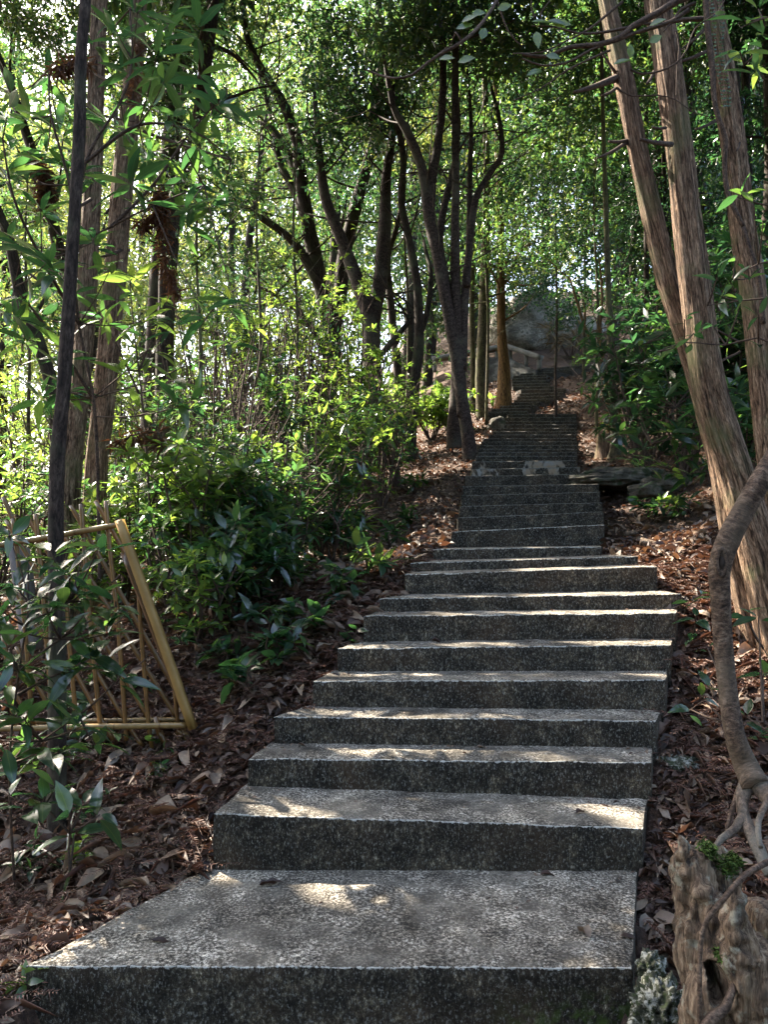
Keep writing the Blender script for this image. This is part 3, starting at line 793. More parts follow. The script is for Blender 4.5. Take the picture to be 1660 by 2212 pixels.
tree('mossy_tree', 'dark mossy trunk between the tall clump and the golden trunk', 11.6,
     [([(1040, 890), (1038, 800), (1044, 700), (1048, 560), (1052, 420), (1050, 250), (1045, 60)], [24, 22, 24, 20, 17, 14, 10])],
     M['bark_olive'], n_tw=7, seed=16, blobs=[(1060, 400, 12, 110, 200), (1060, 180, 12, 140, 340)], leaf=('leaf_mid', .09, .035, 7))
tree('mossy_tree', 'thin mossy trunk left of the broader mossy one', 12,
     [([(1022, 870), (1022, 780), (1020, 650), (1024, 500)], [14, 12, 12, 8])], M['bark_olive'], n_tw=4, seed=17)
tree('golden_tree', 'trunk glowing orange at its sunlit foot, left of the winding steps', 12.6,
     [([(1089, 864), (1090, 835), (1090, 790), (1085, 730), (1083, 660), (1084, 560), (1080, 430), (1075, 300), (1072, 100)], [40, 32, 28, 22, 20, 18, 16, 14, 10]),
      ([(1086, 620), (1105, 580), (1125, 545), (1150, 520)], [10, 8, 6, 4], .3)],
     M['bark_gold'], n_tw=6, seed=18, flare=.35, blobs=[(1120, 380, 12.8, 120, 300), (1070, 560, 12.8, 70, 90), (1140, 160, 13, 160, 420), (1060, 650, 13.5, 40, 50)], leaf=('leaf_mid', .09, .034, 7))
# --- saplings and thin trees right of the stairs
tree('sapling', 'pencil thin dark sapling standing on the right rim of the steps', 11.25,
     [([(1202, 892), (1201, 800), (1204, 700), (1203, 600), (1200, 450)], [7, 6, 6, 5, 3])], M['bark_dark'], n_tw=3, seed=19, cat='sapling', tw_len=.8, sides=8,
     blobs=[(1190, 520, 11.3, 90, 110), (1180, 380, 12, 110, 220)], leaf=('leaf_mid', .08, .03, 7))
tree('slender_tree', 'slender pale trunk with flared foot behind the small tree stump', 8.1,
     [([(1330, 988), (1331, 960), (1326, 880), (1322, 780), (1316, 640), (1311, 480), (1306, 330), (1302, 180), (1300, 0)], [30, 20, 18, 16, 14, 12, 10, 9, 6])],
     M['bark_olive'], n_tw=4, seed=20, flare=.5, blobs=[(1250, 250, 9, 130, 330), (1210, 80, 9, 150, 420), (1370, 120, 9, 120, 260)], leaf=('leaf_mid', .08, .032, 7))
tree('crooked_sapling', 'thin orange brown crooked stem left of the slender pale trunk', 9.0,
     [([(1316, 895), (1310, 830), (1300, 760), (1298, 700), (1302, 640), (1296, 560)], [10, 9, 9, 7, 6, 4]),
      ([(1300, 765), (1280, 735), (1262, 700), (1250, 660), (1232, 600)], [9, 8, 7, 6, 4], .2)], M['bark_gold'], n_tw=3, seed=21, cat='sapling', tw_len=.6)
for k, (px, by, d, w0, lb) in enumerate([(1370, 820, 13, 16, 'dark straight trunk in the shade just right of the slender pale trunk'),
                                     (1400, 850, 11, 14, 'thin dark trunk in the shade left of the leaning cedars'),
                                     (1545, 800, 12, 30, 'dark trunk in the gap between the middle and right leaning cedars'),
                                     (1600, 900, 10, 26, 'dark trunk in the top right corner behind the right cedar'),
                                     (1650, 900, 9, 34, 'dark trunk at the right frame edge behind the right cedar')]):
    x2 = px + [0, -8, -60, 10, 10][k]
    tree('shaded_tree', lb, d, [([(px, by), (px - 2, by - 250), (x2 + 6, by - 520), (x2, by - 800), (x2 - 10, by - 1100)], [w0, w0 * .9, w0 * .8, w0 * .7, w0 * .4])],
         M['bark_dark'], n_tw=7, seed=30 + k, blobs=[(px + 10, 60, d, 130, 340), (px, 300, d + .5, 120, 260), (px + 20, 500, d + 1, 110, 210), (px - 10, 650, d + 1, 80, 110)], leaf=('leaf_dark', .1, .038, 7))
# --- the big leaning cedars on the right
tree('cedar_tree', 'left one of three big leaning cedars, with broken branch stubs', 3.6,
     [([(1668, 1450), (1622, 1280), (1597, 1185), (1582, 1095), (1564, 999), (1533, 879), (1503, 784), (1455, 640), (1428, 540), (1405, 442), (1375, 306), (1350, 170), (1330, 80), (1312, 0), (1255, -260)], [80, 74, 66, 62, 58, 54, 50, 46, 44, 43, 39, 38, 36, 33, 26])],
     M['bark_cedar'], n_tw=0, seed=40, ridge=.2, sides=40, rough=.05, step=.04, flare=.1,
     stubs=[((1335, 168, 4.8), (1241, 199, 4.5), 17, 5), ((1357, 303, 4.8), (1317, 306, 4.6), 7, 5), ((1355, 308, 4.8), (1295, 340, 4.5), 9, 4), ((1333, 190, 4.8), (1302, 206, 4.6), 7, 4), ((1333, 160, 4.8), (1300, 112, 4.7), 8, 3)])
tree('cedar_tree', 'middle and thickest one of three big leaning cedars, sunlit along its left edge', 3.45,
     [([(1712, 1480), (1675, 1330), (1644, 1200), (1612, 1095), (1582, 999), (1542, 879), (1523, 784), (1505, 640), (1492, 530), (1482, 442), (1466, 306), (1449, 170), (1436, 80), (1422, 0), (1390, -300)], [94, 86, 80, 77, 73, 69, 66, 62, 60, 58, 57, 58, 55, 53, 42])],
     M['bark_cedar'], n_tw=0, seed=41, ridge=.2, sides=44, rough=.05, step=.04, flare=.1,
     stubs=[((1452, 312, 4.4), (1384, 301, 4.2), 11, 6), ((1440, 276, 4.4), (1411, 275, 4.3), 6, 4), ((1414, 155, 4.5), (1397, 182, 4.4), 7, 4)])
tree('cedar_tree', 'right one of three big leaning cedars, with a vine climbing it', 4.7,
     [([(1700, 1150), (1672, 999), (1656, 880), (1642, 748), (1627, 612), (1612, 520), (1601, 442), (1586, 306), (1567, 170), (1552, 80), (1540, 0), (1500, -300)], [66, 62, 57, 54, 52, 52, 52, 50, 47, 43, 39, 30])],
     M['bark_cedar'], n_tw=0, seed=42, ridge=.18, sides=40, rough=.05, step=.04,
     stubs=[((1553, 257, 4.6), (1506, 279, 4.4), 8, 5), ((1530, 110, 4.6), (1469, 133, 4.5), 8, 5), ((1525, 62, 4.6), (1469, 109, 4.5), 7, 4), ((1600, 308, 4.3), (1592, 326, 4.2), 4, 3), ((1530, 38, 4.6), (1440, 46, 4.9), 7, 4)])

for k, (px, by, d, w0, lb, bl) in enumerate([
    (560, 900, 7.4, 9, 'thin sapling with small leaves in front of the many branched dark tree', [(520, 600, 7.4, 80, 90), (450, 660, 7.5, 80, 90), (540, 700, 7.6, 80, 90)]),
    (640, 900, 8.2, 9, 'thin sapling with small leaves left of the V shaped tree', [(640, 740, 8, 80, 100)]),
    (1052, 880, 11, 8, 'thin leafy sapling left of the golden trunk', [(1060, 480, 10.6, 80, 130), (1100, 300, 10.6, 90, 150), (1130, 560, 11, 60, 90), (1010, 560, 11, 60, 60)]),
    (1290, 860, 10, 8, 'thin leafy sapling right of the pencil thin sapling', [(1240, 480, 10, 90, 180), (1270, 620, 10, 60, 100), (1220, 330, 10, 100, 200), (1150, 420, 10.4, 80, 130), (1350, 420, 10, 70, 110)]),
    (430, 950, 6.8, 10, 'thin dark sapling between the ochre patched trunk and the thicket', [(440, 520, 6.8, 90, 110), (400, 300, 6.8, 100, 120), (480, 380, 7, 90, 110)]),
    (1262, 800, 15, 7, 'thin leafy sapling in front of the boulder', [(1130, 630, 15, 55, 150), (1225, 680, 15, 50, 150), (1200, 600, 15, 60, 130), (1062, 680, 15, 35, 60), (1250, 740, 15, 28, 40)]),
    (60, 950, 8.0, 9, 'thin sapling with small leaves at the far left', [(60, 60, 8, 150, 650), (40, 230, 8, 120, 380), (330, 60, 8.4, 120, 380), (160, 180, 8.6, 130, 380), (90, 480, 8, 110, 160), (250, 90, 8.2, 120, 200), (180, 330, 8, 90, 110), (60, 700, 8, 110, 170), (300, 520, 8, 80, 90)]),
    (880, 890, 10.4, 8, 'thin leafy sapling behind the crooked tree', [(900, 560, 12.4, 60, 70), (770, 430, 11.6, 70, 80), (700, 60, 10, 120, 260), (840, 400, 10.3, 80, 90)])]):
    tree('leafy_sapling', lb, d, [([(px, by), (px + 3, by - 200), (px - 6, by - 420), (px + 4, by - 640)], [w0, w0 * .8, w0 * .6, w0 * .3])],
         M['bark_olive'], n_tw=8, seed=200 + k, tw_len=.9, sides=8, blobs=bl, leaf=(['leaf_mid', 'leaf_dark'][k % 2], .065, .026, 8), cat='sapling')
# ------------------------------------------------------------------ shade canopy: tall trees added so their unseen crowns shade the steps
def add_shade_tree(label, x, y, h, lean, blobs, seed, leaf='leaf_mid', n=2300):
    rng = np.random.default_rng(seed)
    g = ground(x, y)
    root = thing('shade_tree', (x, y, g), label, 'tree', 'tall trees added to shade the steps')
    mb = MB(); rnd = random.Random(seed)
    pts = [Vector((x, y, g - .1)), Vector((x + lean * .3, y, g + h * .35)), Vector((x + lean * .7, y + .1, g + h * .7)), Vector((x + lean, y, g + h))]
    mb.tube(pts, [.15, .13, .10, .05], 12, seed, .1, step=.25)
    bl = []
    for (bx, by, bz, r) in blobs:
        c = Vector((bx, by, bz + EYE)); mb.tube([pts[2], pts[2].lerp(c, .5) + Vector((0, 0, .3)), c], [.06, .02], 6, cap=False)
        bl.append((c, (r, r, r * .45), int(n * (r / 2) ** 2)))
    mb.build('trunk', M['bark_dark'], root)
    pos, di = foliage(bl, 8, rng, sub=16, ext=.13)
    me = leaf_mesh('crown', LEAF_LO, pos, di, .15 * rng.uniform(.7, 1.3, len(pos)), .06, rng, .2, .5)
    link('crown', me, M[leaf], root)
add_shade_tree('tall tree added left of the frame, its unseen crown shading the steps', -5.8, 6.5, 8, 1.0,
            [(-5, 7.5, 7.4, 2.2), (-3.4, 8.5, 7.6, 2.0), (-6.6, 7.2, 6.6, 2.2), (-4.8, 4.2, 6.4, 2.0), (-3, 5.8, 6.6, 2)], 50)
add_shade_tree('tall tree added in the left thicket, its unseen crown shading the steps', -2.9, 9.4, 9, .6,
            [(-3.2, 10.3, 8.8, 2.1), (-1.4, 9.6, 8.6, 1.9), (-5.2, 10.4, 8.8, 2.0), (-.2, 8.4, 8.0, 1.8), (-2.4, 7.2, 7.8, 1.8)], 51)
add_shade_tree('tall tree added behind the leaning cedars, its unseen crown shading the steps', 4.6, 9.5, 9, -.8,
            [(3.2, 9.8, 8.8, 2.1), (4.6, 11, 9.4, 2.2), (1.4, 9.8, 8.6, 1.9), (2.2, 7.4, 7.2, 1.9), (4.6, 7.6, 7.4, 2.0), (5.4, 9.5, 8.2, 2.0)], 52)
add_shade_tree('tall tree added right of the frame, its unseen crown shading the steps', 5.8, 6.5, 8, -1.0,
            [(4.2, 5.4, 6.2, 2.0), (2.4, 4.4, 5.6, 1.8), (.6, 5.4, 6.2, 1.7), (5.8, 6.0, 6, 2)], 53)

# ------------------------------------------------------------------ middle and far trees
def far_tree(x, y, h, w, leafm, seed, n, label, group, leafsize=.12, low=.18, trunk=True):
    rng = np.random.default_rng(seed); rnd = random.Random(seed)
    g = ground(x, y)
    root = thing('broadleaf_tree', (x, y, g), label, 'tree', group)
    mb = MB()
    k = rnd.uniform(-.8, .8)
    p = [Vector((x, y, g - .2)), Vector((x + k * .3, y, g + h * .3)), Vector((x + k * .4, y + .3, g + h * .6)), Vector((x + k, y, g + h * .95))]
    mb.tube(p, [.13, .11, .08, .03], 9, seed, .15, step=.4)
    for q in range(7):
        a = p[1].lerp(p[3], rnd.random() * .8)
        e = a + Vector((rnd.uniform(-1, 1) * w, rnd.uniform(-1, 1) * w * .7, rnd.uniform(.4, 1.6)))
        mb.tube([a, a.lerp(e, .5) + Vector((0, 0, -.1)), e], [.05, .015], 6, cap=False)
    mb.build('trunk', M['bark_dark'], root)
    bl = []
    nb = 9
    for q in range(nb):
        t = low + (1 - low) * (q + rnd.random()) / nb
        a = rnd.uniform(0, 6.28); rr = w * rnd.uniform(.1, .75)
        r = w * rnd.uniform(.45, .75)
        bl.append(((x + math.cos(a) * rr, y + math.sin(a) * rr, g + h * t), (r, r, r * .75), n // nb))
    pos, di = foliage(bl, 8, rng, sub=12, tw=.35, ext=.1)
    me = leaf_mesh('crown', LEAF_LO, pos, di, leafsize * rng.uniform(.6, 1.3, len(pos)), leafsize * .4, rng, .2, .8)
    link('crown', me, M[leafm], root)
GL = 'sunlit yellow green broadleaf tree in the wood behind the left thicket'
GR = 'shaded green broadleaf tree in the wood up the right slope'
GC = 'green broadleaf tree in the wood behind the forked trees'
k = 0
for (x, y, h, w_, grp) in [(-7.6, 15, 8, 2.2, 0), (-5.2, 14, 7, 2.0, 0), (-3.0, 15, 8, 2.2, 0), (-1.2, 14.5, 8, 2.0, 2), (0.4, 16, 9, 2.2, 2), (-9.5, 19, 14, 2.6, 0),
                           (-6.5, 19, 14, 2.6, 0), (-3.8, 20, 13.5, 2.6, 0), (-1.2, 20, 12, 2.6, 2), (1.2, 20, 12, 2.5, 2), (2.2, 22.5, 11, 2.4, 2), (-12, 25, 21, 3.2, 0), (-8, 26, 20, 3.4, 0), (-4, 26, 19, 3.4, 0), (-.4, 26, 15, 3.2, 2),
                           (4.6, 22.5, 11, 2.4, 1), (6.2, 15, 8, 2.2, 1), (7.6, 12, 8, 2.2, 1), (5.2, 17.5, 9, 2.2, 1), (8.6, 18, 10, 2.6, 1), (7.0, 22, 11, 2.8, 1),
                           (3.4, 25.5, 12, 2.6, 1), (11, 22, 12, 3, 1), (4.8, 12.6, 7, 1.7, 1), (9, 27, 13, 3.2, 1), (4.2, 11.6, 7, 1.6, 1), (2.3, 18.5, 9, 1.7, 1), (1.0, 18, 10, 1.8, 1)]:
    k += 1
    lm = ['leaf_yellow', 'leaf_dark', 'leaf_mid'][grp]  # sunlit trees get yellow leaves, shaded ones dark: light put into leaf colour
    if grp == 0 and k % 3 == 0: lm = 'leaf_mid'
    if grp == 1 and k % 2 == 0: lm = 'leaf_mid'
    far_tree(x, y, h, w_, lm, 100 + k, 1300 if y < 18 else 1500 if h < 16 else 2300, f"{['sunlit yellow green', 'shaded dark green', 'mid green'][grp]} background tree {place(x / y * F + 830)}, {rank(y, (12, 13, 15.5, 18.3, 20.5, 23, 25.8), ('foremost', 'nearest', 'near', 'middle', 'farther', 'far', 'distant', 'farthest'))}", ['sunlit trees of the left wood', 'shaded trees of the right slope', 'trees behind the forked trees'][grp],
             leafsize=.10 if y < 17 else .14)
# wood added behind and beside the camera to darken the risers, one mass
rng = np.random.default_rng(78); bl = []
for i in range(34):
    a = rng.uniform(-1.25, 4.4); q = rng.uniform(6, 12)
    x, y = math.cos(a) * q, -math.sin(a) * q + 1.0
    if y > -2 and abs(x) < 6.2: continue
    for j in range(3):
        r = rng.uniform(1.6, 2.4)
        bl.append(((x, y, EYE - 1 + rng.uniform(0, 9)), (r, r, r * .8), 130))
pos, di = foliage(bl, 7, rng, sub=9, tw=.6, ext=.2)
me = leaf_mesh('surrounding_wood', LEAF_LO, pos, di, .24 * rng.uniform(.7, 1.3, len(pos)), .10, rng, .2, .8)
tag(link('surrounding_wood', me, M['leaf_dark']), 'wood added behind and beside the camera to darken the risers', 'wood', kind='stuff')
# far wood as one mass
rng = np.random.default_rng(77); bl = []
for i in range(95):
    x = rng.uniform(-34, 30); y = rng.uniform(32, 46); g = ground(x, y)
    for j in range(3):
        r = rng.uniform(2.6, 4.4)
        bl.append(((x + rng.uniform(-2, 2), y, g + rng.uniform(0, 20)), (r, r, r * .8), 90))
pos, di = foliage(bl, 7, rng, sub=9, tw=.8, ext=.3)
me = leaf_mesh('far_wood', LEAF_LO, pos, di, .34 * rng.uniform(.7, 1.3, len(pos)), .15, rng, .2, .8)
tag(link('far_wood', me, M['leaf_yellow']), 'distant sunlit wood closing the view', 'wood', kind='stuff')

# ------------------------------------------------------------------ leafy whorls, shrubs, plants
def whorls(centers, rng, L, W, n=(6, 9), tilt=.35, axis=None, axes=None):
    """rosettes of leaves at the shoot tips"""
    PP, DD, LL = [], [], []
    for i, c in enumerate(centers):
        c = np.array(c); m = rng.integers(*n)
        a0 = rng.uniform(0, 6.28)
        ax = np.array(axes[i]) if axes is not None else np.array([rng.normal(0, .35), rng.normal(0, .35), 1.0])
        ax /= np.linalg.norm(ax)
        u = np.cross(ax, [1, 0, 0]); u /= np.linalg.norm(u); v = np.cross(ax, u)
        for j in range(m):
            a = a0 + j * 2.4 + rng.normal(0, .2)
            t = rng.normal(tilt, .3)
            d = (u * math.cos(a) + v * math.sin(a)) * math.cos(t) + ax * math.sin(t)
            PP.append(c + d * L * .08 + ax * rng.uniform(-.25, .05) * L); DD.append(d); LL.append(L * rng.uniform(.65, 1.2))
    return np.array(PP), np.array(DD), np.array(LL)

def shrub(name, label, base, h, spread, nst, rng, rnd, L=.11, W=.036, mat='leaf_gloss', group=None, per=4, cat='shrub', lean=(0, 0), nleaf=(6, 9)):
    root = thing(name, base, label, cat, group)
    mb = MB(); cs, ax = [], []
    for s in range(nst):
        a = rnd.uniform(0, 6.28); sp = spread * rnd.uniform(.3, 1)
        hh = h * rnd.uniform(.6, 1.05)
        e = base + Vector((math.cos(a) * sp + lean[0], math.sin(a) * sp + lean[1], hh))
        mid = base.lerp(e, .5) + Vector((rnd.uniform(-.08, .08), rnd.uniform(-.08, .08), hh * .1))
        mb.tube([base + Vector((rnd.uniform(-.04, .04), rnd.uniform(-.04, .04), -.05)), mid, e], [.009 * (1 + h * .4), .003], 5, cap=False)
        cs.append(e); ax.append((e - mid).normalized() + Vector((0, 0, .5)))
        for q in range(per):
            t = rnd.uniform(.25, .95)
            o = mid.lerp(e, (t - .5) * 2) if t > .5 else base.lerp(mid, t * 2)
            b2 = rnd.uniform(0, 6.28)
            l2 = spread * rnd.uniform(.25, .7)
            e2 = o + Vector((math.cos(b2) * l2, math.sin(b2) * l2, rnd.uniform(-.02, .25) * max(h, .4)))
            mb.tube([o, o.lerp(e2, .5) + Vector((0, 0, -.015)), e2], [.004, .002], 4, cap=False)
            cs.append(e2); ax.append((e2 - o).normalized() * .8 + Vector((0, 0, .6)))
            if rnd.random() < .6:
                cs.append(o.lerp(e2, .5)); ax.append(Vector((rnd.uniform(-.5, .5), rnd.uniform(-.5, .5), 1)))
    mb.build('stem', M['twig'], root)
    p, d, l = whorls(cs, rng, L, W, nleaf, axes=ax)
    k = sun_keep(p)
    p, d, l = p[k], d[k], l[k]
    me = leaf_mesh('foliage', LEAF_HI, p, d, l, l * (W / L), rng, .3, .35)
    link('foliage', me, M[mat], root)
    return root

rnd = random.Random(21); rng = np.random.default_rng(21)
GT = 'glossy green broadleaf shrub in the thicket left of the stairs'
# thicket left of the stairs
cnt = 0
for (px, d, h, sp, n) in [(430, 5.0, .9, .4, 7), (520, 5.3, 1.0, .4, 8), (610, 5.4, .9, .38, 7), (690, 5.6, .75, .36, 7), (480, 6.0, 1.3, .45, 8), (570, 6.2, 1.35, .45, 8), (660, 6.4, 1.3, .45, 8), (740, 6.6, 1.0, .4, 7),
                          (420, 6.8, 1.5, .5, 8), (520, 7.3, 1.7, .5, 8), (620, 7.5, 1.75, .5, 9), (710, 7.8, 1.5, .5, 8), (790, 7.6, 1.0, .4, 6),
                          (340, 5.6, 1.0, .45, 7), (250, 5.0, .8, .42, 7), (310, 6.8, 1.3, .5, 7), (200, 6.0, 1.0, .5, 8), (90, 5.6, .9, .5, 7), (20, 6.6, 1.1, .5, 7), (130, 7.4, 1.3, .55, 7), (-20, 5.0, .8, .4, 6), (240, 8.0, 1.5, .6, 8), (60, 8.6, 1.6, .6, 8), (400, 8.6, 1.6, .6, 8),
                          (500, 9.2, 1.8, .6, 8), (640, 9.4, 1.6, .6, 7), (150, 4.5, .6, .35, 6), (560, 4.7, .55, .3, 5), (850, 8.8, .9, .4, 6), (770, 9.5, 1.2, .5, 7),
 (450, 4.5, .75, .35, 7), (540, 4.6, .7, .33, 7), (620, 4.9, .65, .33, 6), (380, 4.4, .6, .3, 6), (430, 3.9, .42, .25, 5), (510, 4.1, .4, .25, 5), (590, 4.3, .35, .22, 5), (720, 5.2, .45, .28, 5), (780, 6.0, .7, .35, 6), (820, 6.9, .9, .4, 6), (860, 7.8, .9, .4, 6), (560, 8.3, 2.3, .6, 9), (680, 8.6, 2.2, .6, 9), (450, 7.8, 2.1, .6, 9), (770, 8.4, 1.7, .5, 8)]:
    x = (px - 830) / F * d
    cnt += 1
    mt = ['leaf_gloss', 'leaf_mid', 'leaf_gloss', 'leaf_fresh'][cnt % 4]
    if d > 7.5: mt = 'leaf_fresh'
    h *= 1.18; n = int(n * 1.35); sL = rnd.uniform(.06, .11)
    shrub('shrub', f"{rank(h, (.5, .8, 1.2, 1.7), ('tiny', 'low', 'medium', 'tallish', 'tall'))} {dict(leaf_gloss='glossy', leaf_mid='green', leaf_fresh='bright')[mt]} shrub {place(px)}, {rank(d, (4.3, 4.65, 5.5, 6.3, 7.1, 7.9, 8.7), ('foremost', 'frontmost', 'second', 'third', 'fourth', 'fifth', 'sixth', 'rearmost'))} row", on_ground(x, d), h, sp, n, rng, rnd, L=sL, W=sL * rnd.uniform(.24, .42), mat=mt, group='shrubs of the thicket left of the stairs', per=7)
# bright bush left of the clump
shrub('shrub', 'bright yellow green sunlit bush behind the tall clump of stems', on_ground((935 - 830) / F * 10.8, 10.8), .75, .55, 14, rng, rnd, L=.10, W=.05, mat='leaf_fresh', per=8)
shrub('shrub', 'fresh pale green sprays standing above the thicket', on_ground((520 - 830) / F * 5.9, 5.9), 1.75, .35, 5, rng, rnd, L=.16, W=.035, mat='leaf_fresh', per=3)
# big glossy shrub behind the cedars on the right
for k, (px, d, h, sp, n) in enumerate([(1400, 6.9, 1.5, .55, 12), (1480, 6.7, 1.6, .6, 12), (1560, 6.6, 1.6, .6, 12), (1380, 8.2, 1.5, .5, 9), (1460, 8.8, 1.9, .7, 12), (1540, 9, 2.1, .8, 12), (1640, 6.2, 1.7, .6, 10), (1640, 8, 2.2, .8, 12), (1590, 5.4, .9, .4, 8)]):
    shrub('rhododendron', 'large glossy leaved shrub overhanging the low stone ledge' if k == 0 else f"dark glossy shrub {place(px)}, {rank(d, (5.8, 6.65, 7.5, 8.5), ('nearest', 'front', 'second', 'third', 'back'))} row",
          on_ground((px - 830) / F * d, d), h, sp, n, rng, rnd, L=.15 if d < 7.5 else .12, W=.042, mat='leaf_dark' if d > 6.65 else 'leaf_gloss', per=6, group=None if k == 0 else 'shaded shrubs behind the cedars')
# overhanging spray of that shrub: hangs low over the ledge
# small seedlings
def seedling(px, py, h, n, L, W, label, mat='leaf_gloss', nl=(4, 7), sp=.06, name='seedling', per=1):
    b = hit(px, py); shrub(name, label, b, h, sp, n, rng, rnd, L=L, W=W, mat=mat, per=per, cat='plant', nleaf=nl)
seedling(700, 1385, .14, 2, .11, .055, 'broad leaved seedling in the litter beside the middle steps')
seedling(780, 1398, .05, 1, .07, .03, 'tiny seedling right at the left edge of the steps')
seedling(600, 1450, .16, 3, .10, .04, 'leafy seedling between the thicket and the steps')
seedling(520, 1500, .12, 3, .10, .045, 'low seedling with drooping leaves right of the fence')
seedling(560, 1390, .2, 3, .10, .035, 'slim seedling under the thicket edge')
seedling(880, 1140, .1, 3, .1, .03, 'small plant in the litter left of the upper broad steps')
seedling(770, 1205, .38, 4, .17, .026, 'lily like plant with long pointed leaves in the litter', 'leaf_fresh')
seedling(160, 1900, .1, 2, .05, .02, 'tiny bright seedling in the brown litter lower left', 'leaf_fresh')
seedling(45, 2160, .04, 1, .05, .02, 'tiny pale seedling at the left corner of the lowest step', 'leaf_fresh')
seedling(1440, 1105, .12, 3, .08, .03, 'small green plant in the litter on the right bank', 'leaf_fresh')
seedling(1285, 870, .3, 5, .18, .03, 'fern like tuft right of the upper steps', sp=.12)
seedling(1250, 800, .3, 6, .16, .03, 'fresh green tuft right of the winding steps', 'leaf_fresh', sp=.2)
seedling(1310, 920, .12, 3, .12, .03, 'low green tuft above the small tree stump', 'leaf_fresh')
seedling(1380, 1040, .12, 3, .1, .03, 'small plant in front of the stone ledge')
_lr = random.Random(8)
for (x_, y_, wd_) in [(470, 1450, 'right of the fence foot'), (420, 1400, 'close beside the end board of the fence'), (640, 1380, 'under the right edge of the thicket'), (560, 1330, 'in the dark under the thicket'), (740, 1300, 'left of the middle steps'), (800, 1250, 'left of the upper broad steps'),
                      (650, 1260, 'at the foot of the thicket'), (500, 1300, 'in the deep shade behind the fence end'), (330, 1680, 'in the needle litter below the fence'), (60, 1900, 'near the left frame edge in dry litter'), (240, 1780, 'midway between the fence and the second step'),
                      (850, 1190, 'beside the sunlit litter left of the steps'), (900, 1060, 'on the leaf slope below the tall clump'), (1400, 1130, 'on the right bank below the ledge'), (1480, 1120, 'on the right bank near the leaning cedars')]:
    seedling(x_, y_, _lr.uniform(.08, .24) if x_ > 350 and y_ < 1500 else .07, 3, _lr.uniform(.07, .12) if y_ < 1600 else .05, _lr.uniform(.03, .05) if y_ < 1600 else .022, f'low leafy plant {wd_}', _lr.choice(['leaf_gloss', 'leaf_mid']), sp=.1)
# dry fern by the boulder
shrub('dry_fern', 'dry straw coloured fern hanging beside the boulder', P(1235, 775, 17.3), .7, .5, 7, rng, rnd, L=.34, W=.03, mat='leaf_straw', per=2, cat='fern')

# ---- foreground plants in the lower left
GF = 'leaf'
def spray(name, label, pts_list, whorl_px, d, L, W, mat, rootp, nl=(5, 8), seed=1, cat='plant', w0=6, tilt=.3, extra=0, box=None, wdj=.3):
    """plant drawn as limbs (frame points with distance) and leaf rosettes at given places"""
    rng = np.random.default_rng(seed)
    root = thing(name, rootp, label, cat)
    mb = MB(); allp = []
    for pl in pts_list:
        q = [P(*a) for a in pl]; allp += q
        mb.tube(q, [w0 / F * d / 2, w0 / F * d / 6], 6, cap=False, step=.05)
    cs = [P(x, y, d + rng.uniform(-wdj, wdj)) for x, y in whorl_px]
    for i in range(extra):
        cs.append(P(rng.uniform(box[0], box[2]), rng.uniform(box[1], box[3]), d + rng.uniform(-wdj, wdj)))
    for c in cs:
        o = min(allp, key=lambda q: (q - c).length + (0.0 if q.z < c.z else .15))
        if (o - c).length > .02:
            mb.tube([o, o.lerp(c, .5) + Vector((0, 0, -.04 * (o - c).length)), c], [.0045, .002], 5, cap=False)
    mb.build('stem', M['twig'], root)
    p, dd, l = whorls(cs, rng, L, W, nl, tilt)
    me = leaf_mesh('foliage', LEAF_HI, p, dd, l, l * W / L, rng, .35, .3)
    link('foliage', me, M[mat], root)
    return root
# whorled tree leaves hanging through the left trunks
z5 = .3627
wp = [(690, 180), (300, 440), (470, 1010), (770, 400), (160, 700), (350, 790), (640, 720), (750, 790), (1090, 1230), (1100, 1340), (900, 910), (1180, 860),
      (1130, 1080), (1340, 1090), (780, 1090), (560, 1060), (130, 1480), (40, 1400), (280, 1560), (330, 1620), (280, 1700), (230, 1860), (620, 1900), (700, 1780),
      (930, 340), (280, 900), (40, 1060), (560, 250), (1020, 700), (980, 480), (1250, 700), (420, 620), (60, 860), (240, 1240), (560, 1440), (1240, 1200), (150, 1780),
      (60, 1900), (430, 1750), (880, 620), (1180, 420), (70, 560), (820, 60), (1000, 150), (1180, 180), (880, 1240), (980, 1100)]
spray('whorled_tree', 'tree with rosettes of long glossy leaves spreading across the left trunks',
      [[(215, 1250, 4.2), (205, 900, 4.1), (170, 700, 4.0), (165, 545, 3.9), (240, 490, 3.9), (330, 445, 3.8), (440, 400, 3.8)],
       [(165, 545, 3.9), (150, 400, 3.9), (110, 250, 3.8), (105, 150, 3.8)], [(160, 540, 3.9), (185, 350, 3.8), (260, 220, 3.8), (285, 130, 3.8), (280, 20, 3.8)],
       [(185, 350, 3.8), (300, 270, 3.8), (420, 285, 3.9), (500, 345, 4)], [(170, 700, 4), (90, 560, 3.7), (30, 430, 3.5), (5, 300, 3.4)], [(200, 860, 4.1), (110, 720, 3.9), (30, 620, 3.7)],
       [(240, 490, 3.9), (330, 400, 3.9), (400, 300, 3.9), (460, 230, 3.9)]],
      [(x * z5, y * z5) for x, y in wp], 3.9, .175, .042, 'leaf_gloss', on_ground(-1.55, 4.2), seed=61, cat='tree', w0=9, extra=24, box=(0, 20, 520, 900), nl=(6, 10), wdj=.5)
spray('young_tree', 'young tree with bright fresh leaf rosettes between the left trunks and the thicket',
      [[(330, 1200, 4.6), (310, 900, 4.6), (290, 720, 4.6), (280, 610, 4.6)], [(300, 800, 4.6), (345, 690, 4.6)], [(300, 850, 4.6), (240, 720, 4.5)]],
      [(285, 600), (295, 640), (345, 655), (375, 650), (240, 700), (330, 760), (270, 800), (380, 820), (300, 880)], 4.6, .2, .055, 'leaf_fresh', on_ground((330 - 830) / F * 4.6, 4.6), seed=62, cat='tree', nl=(4, 7))
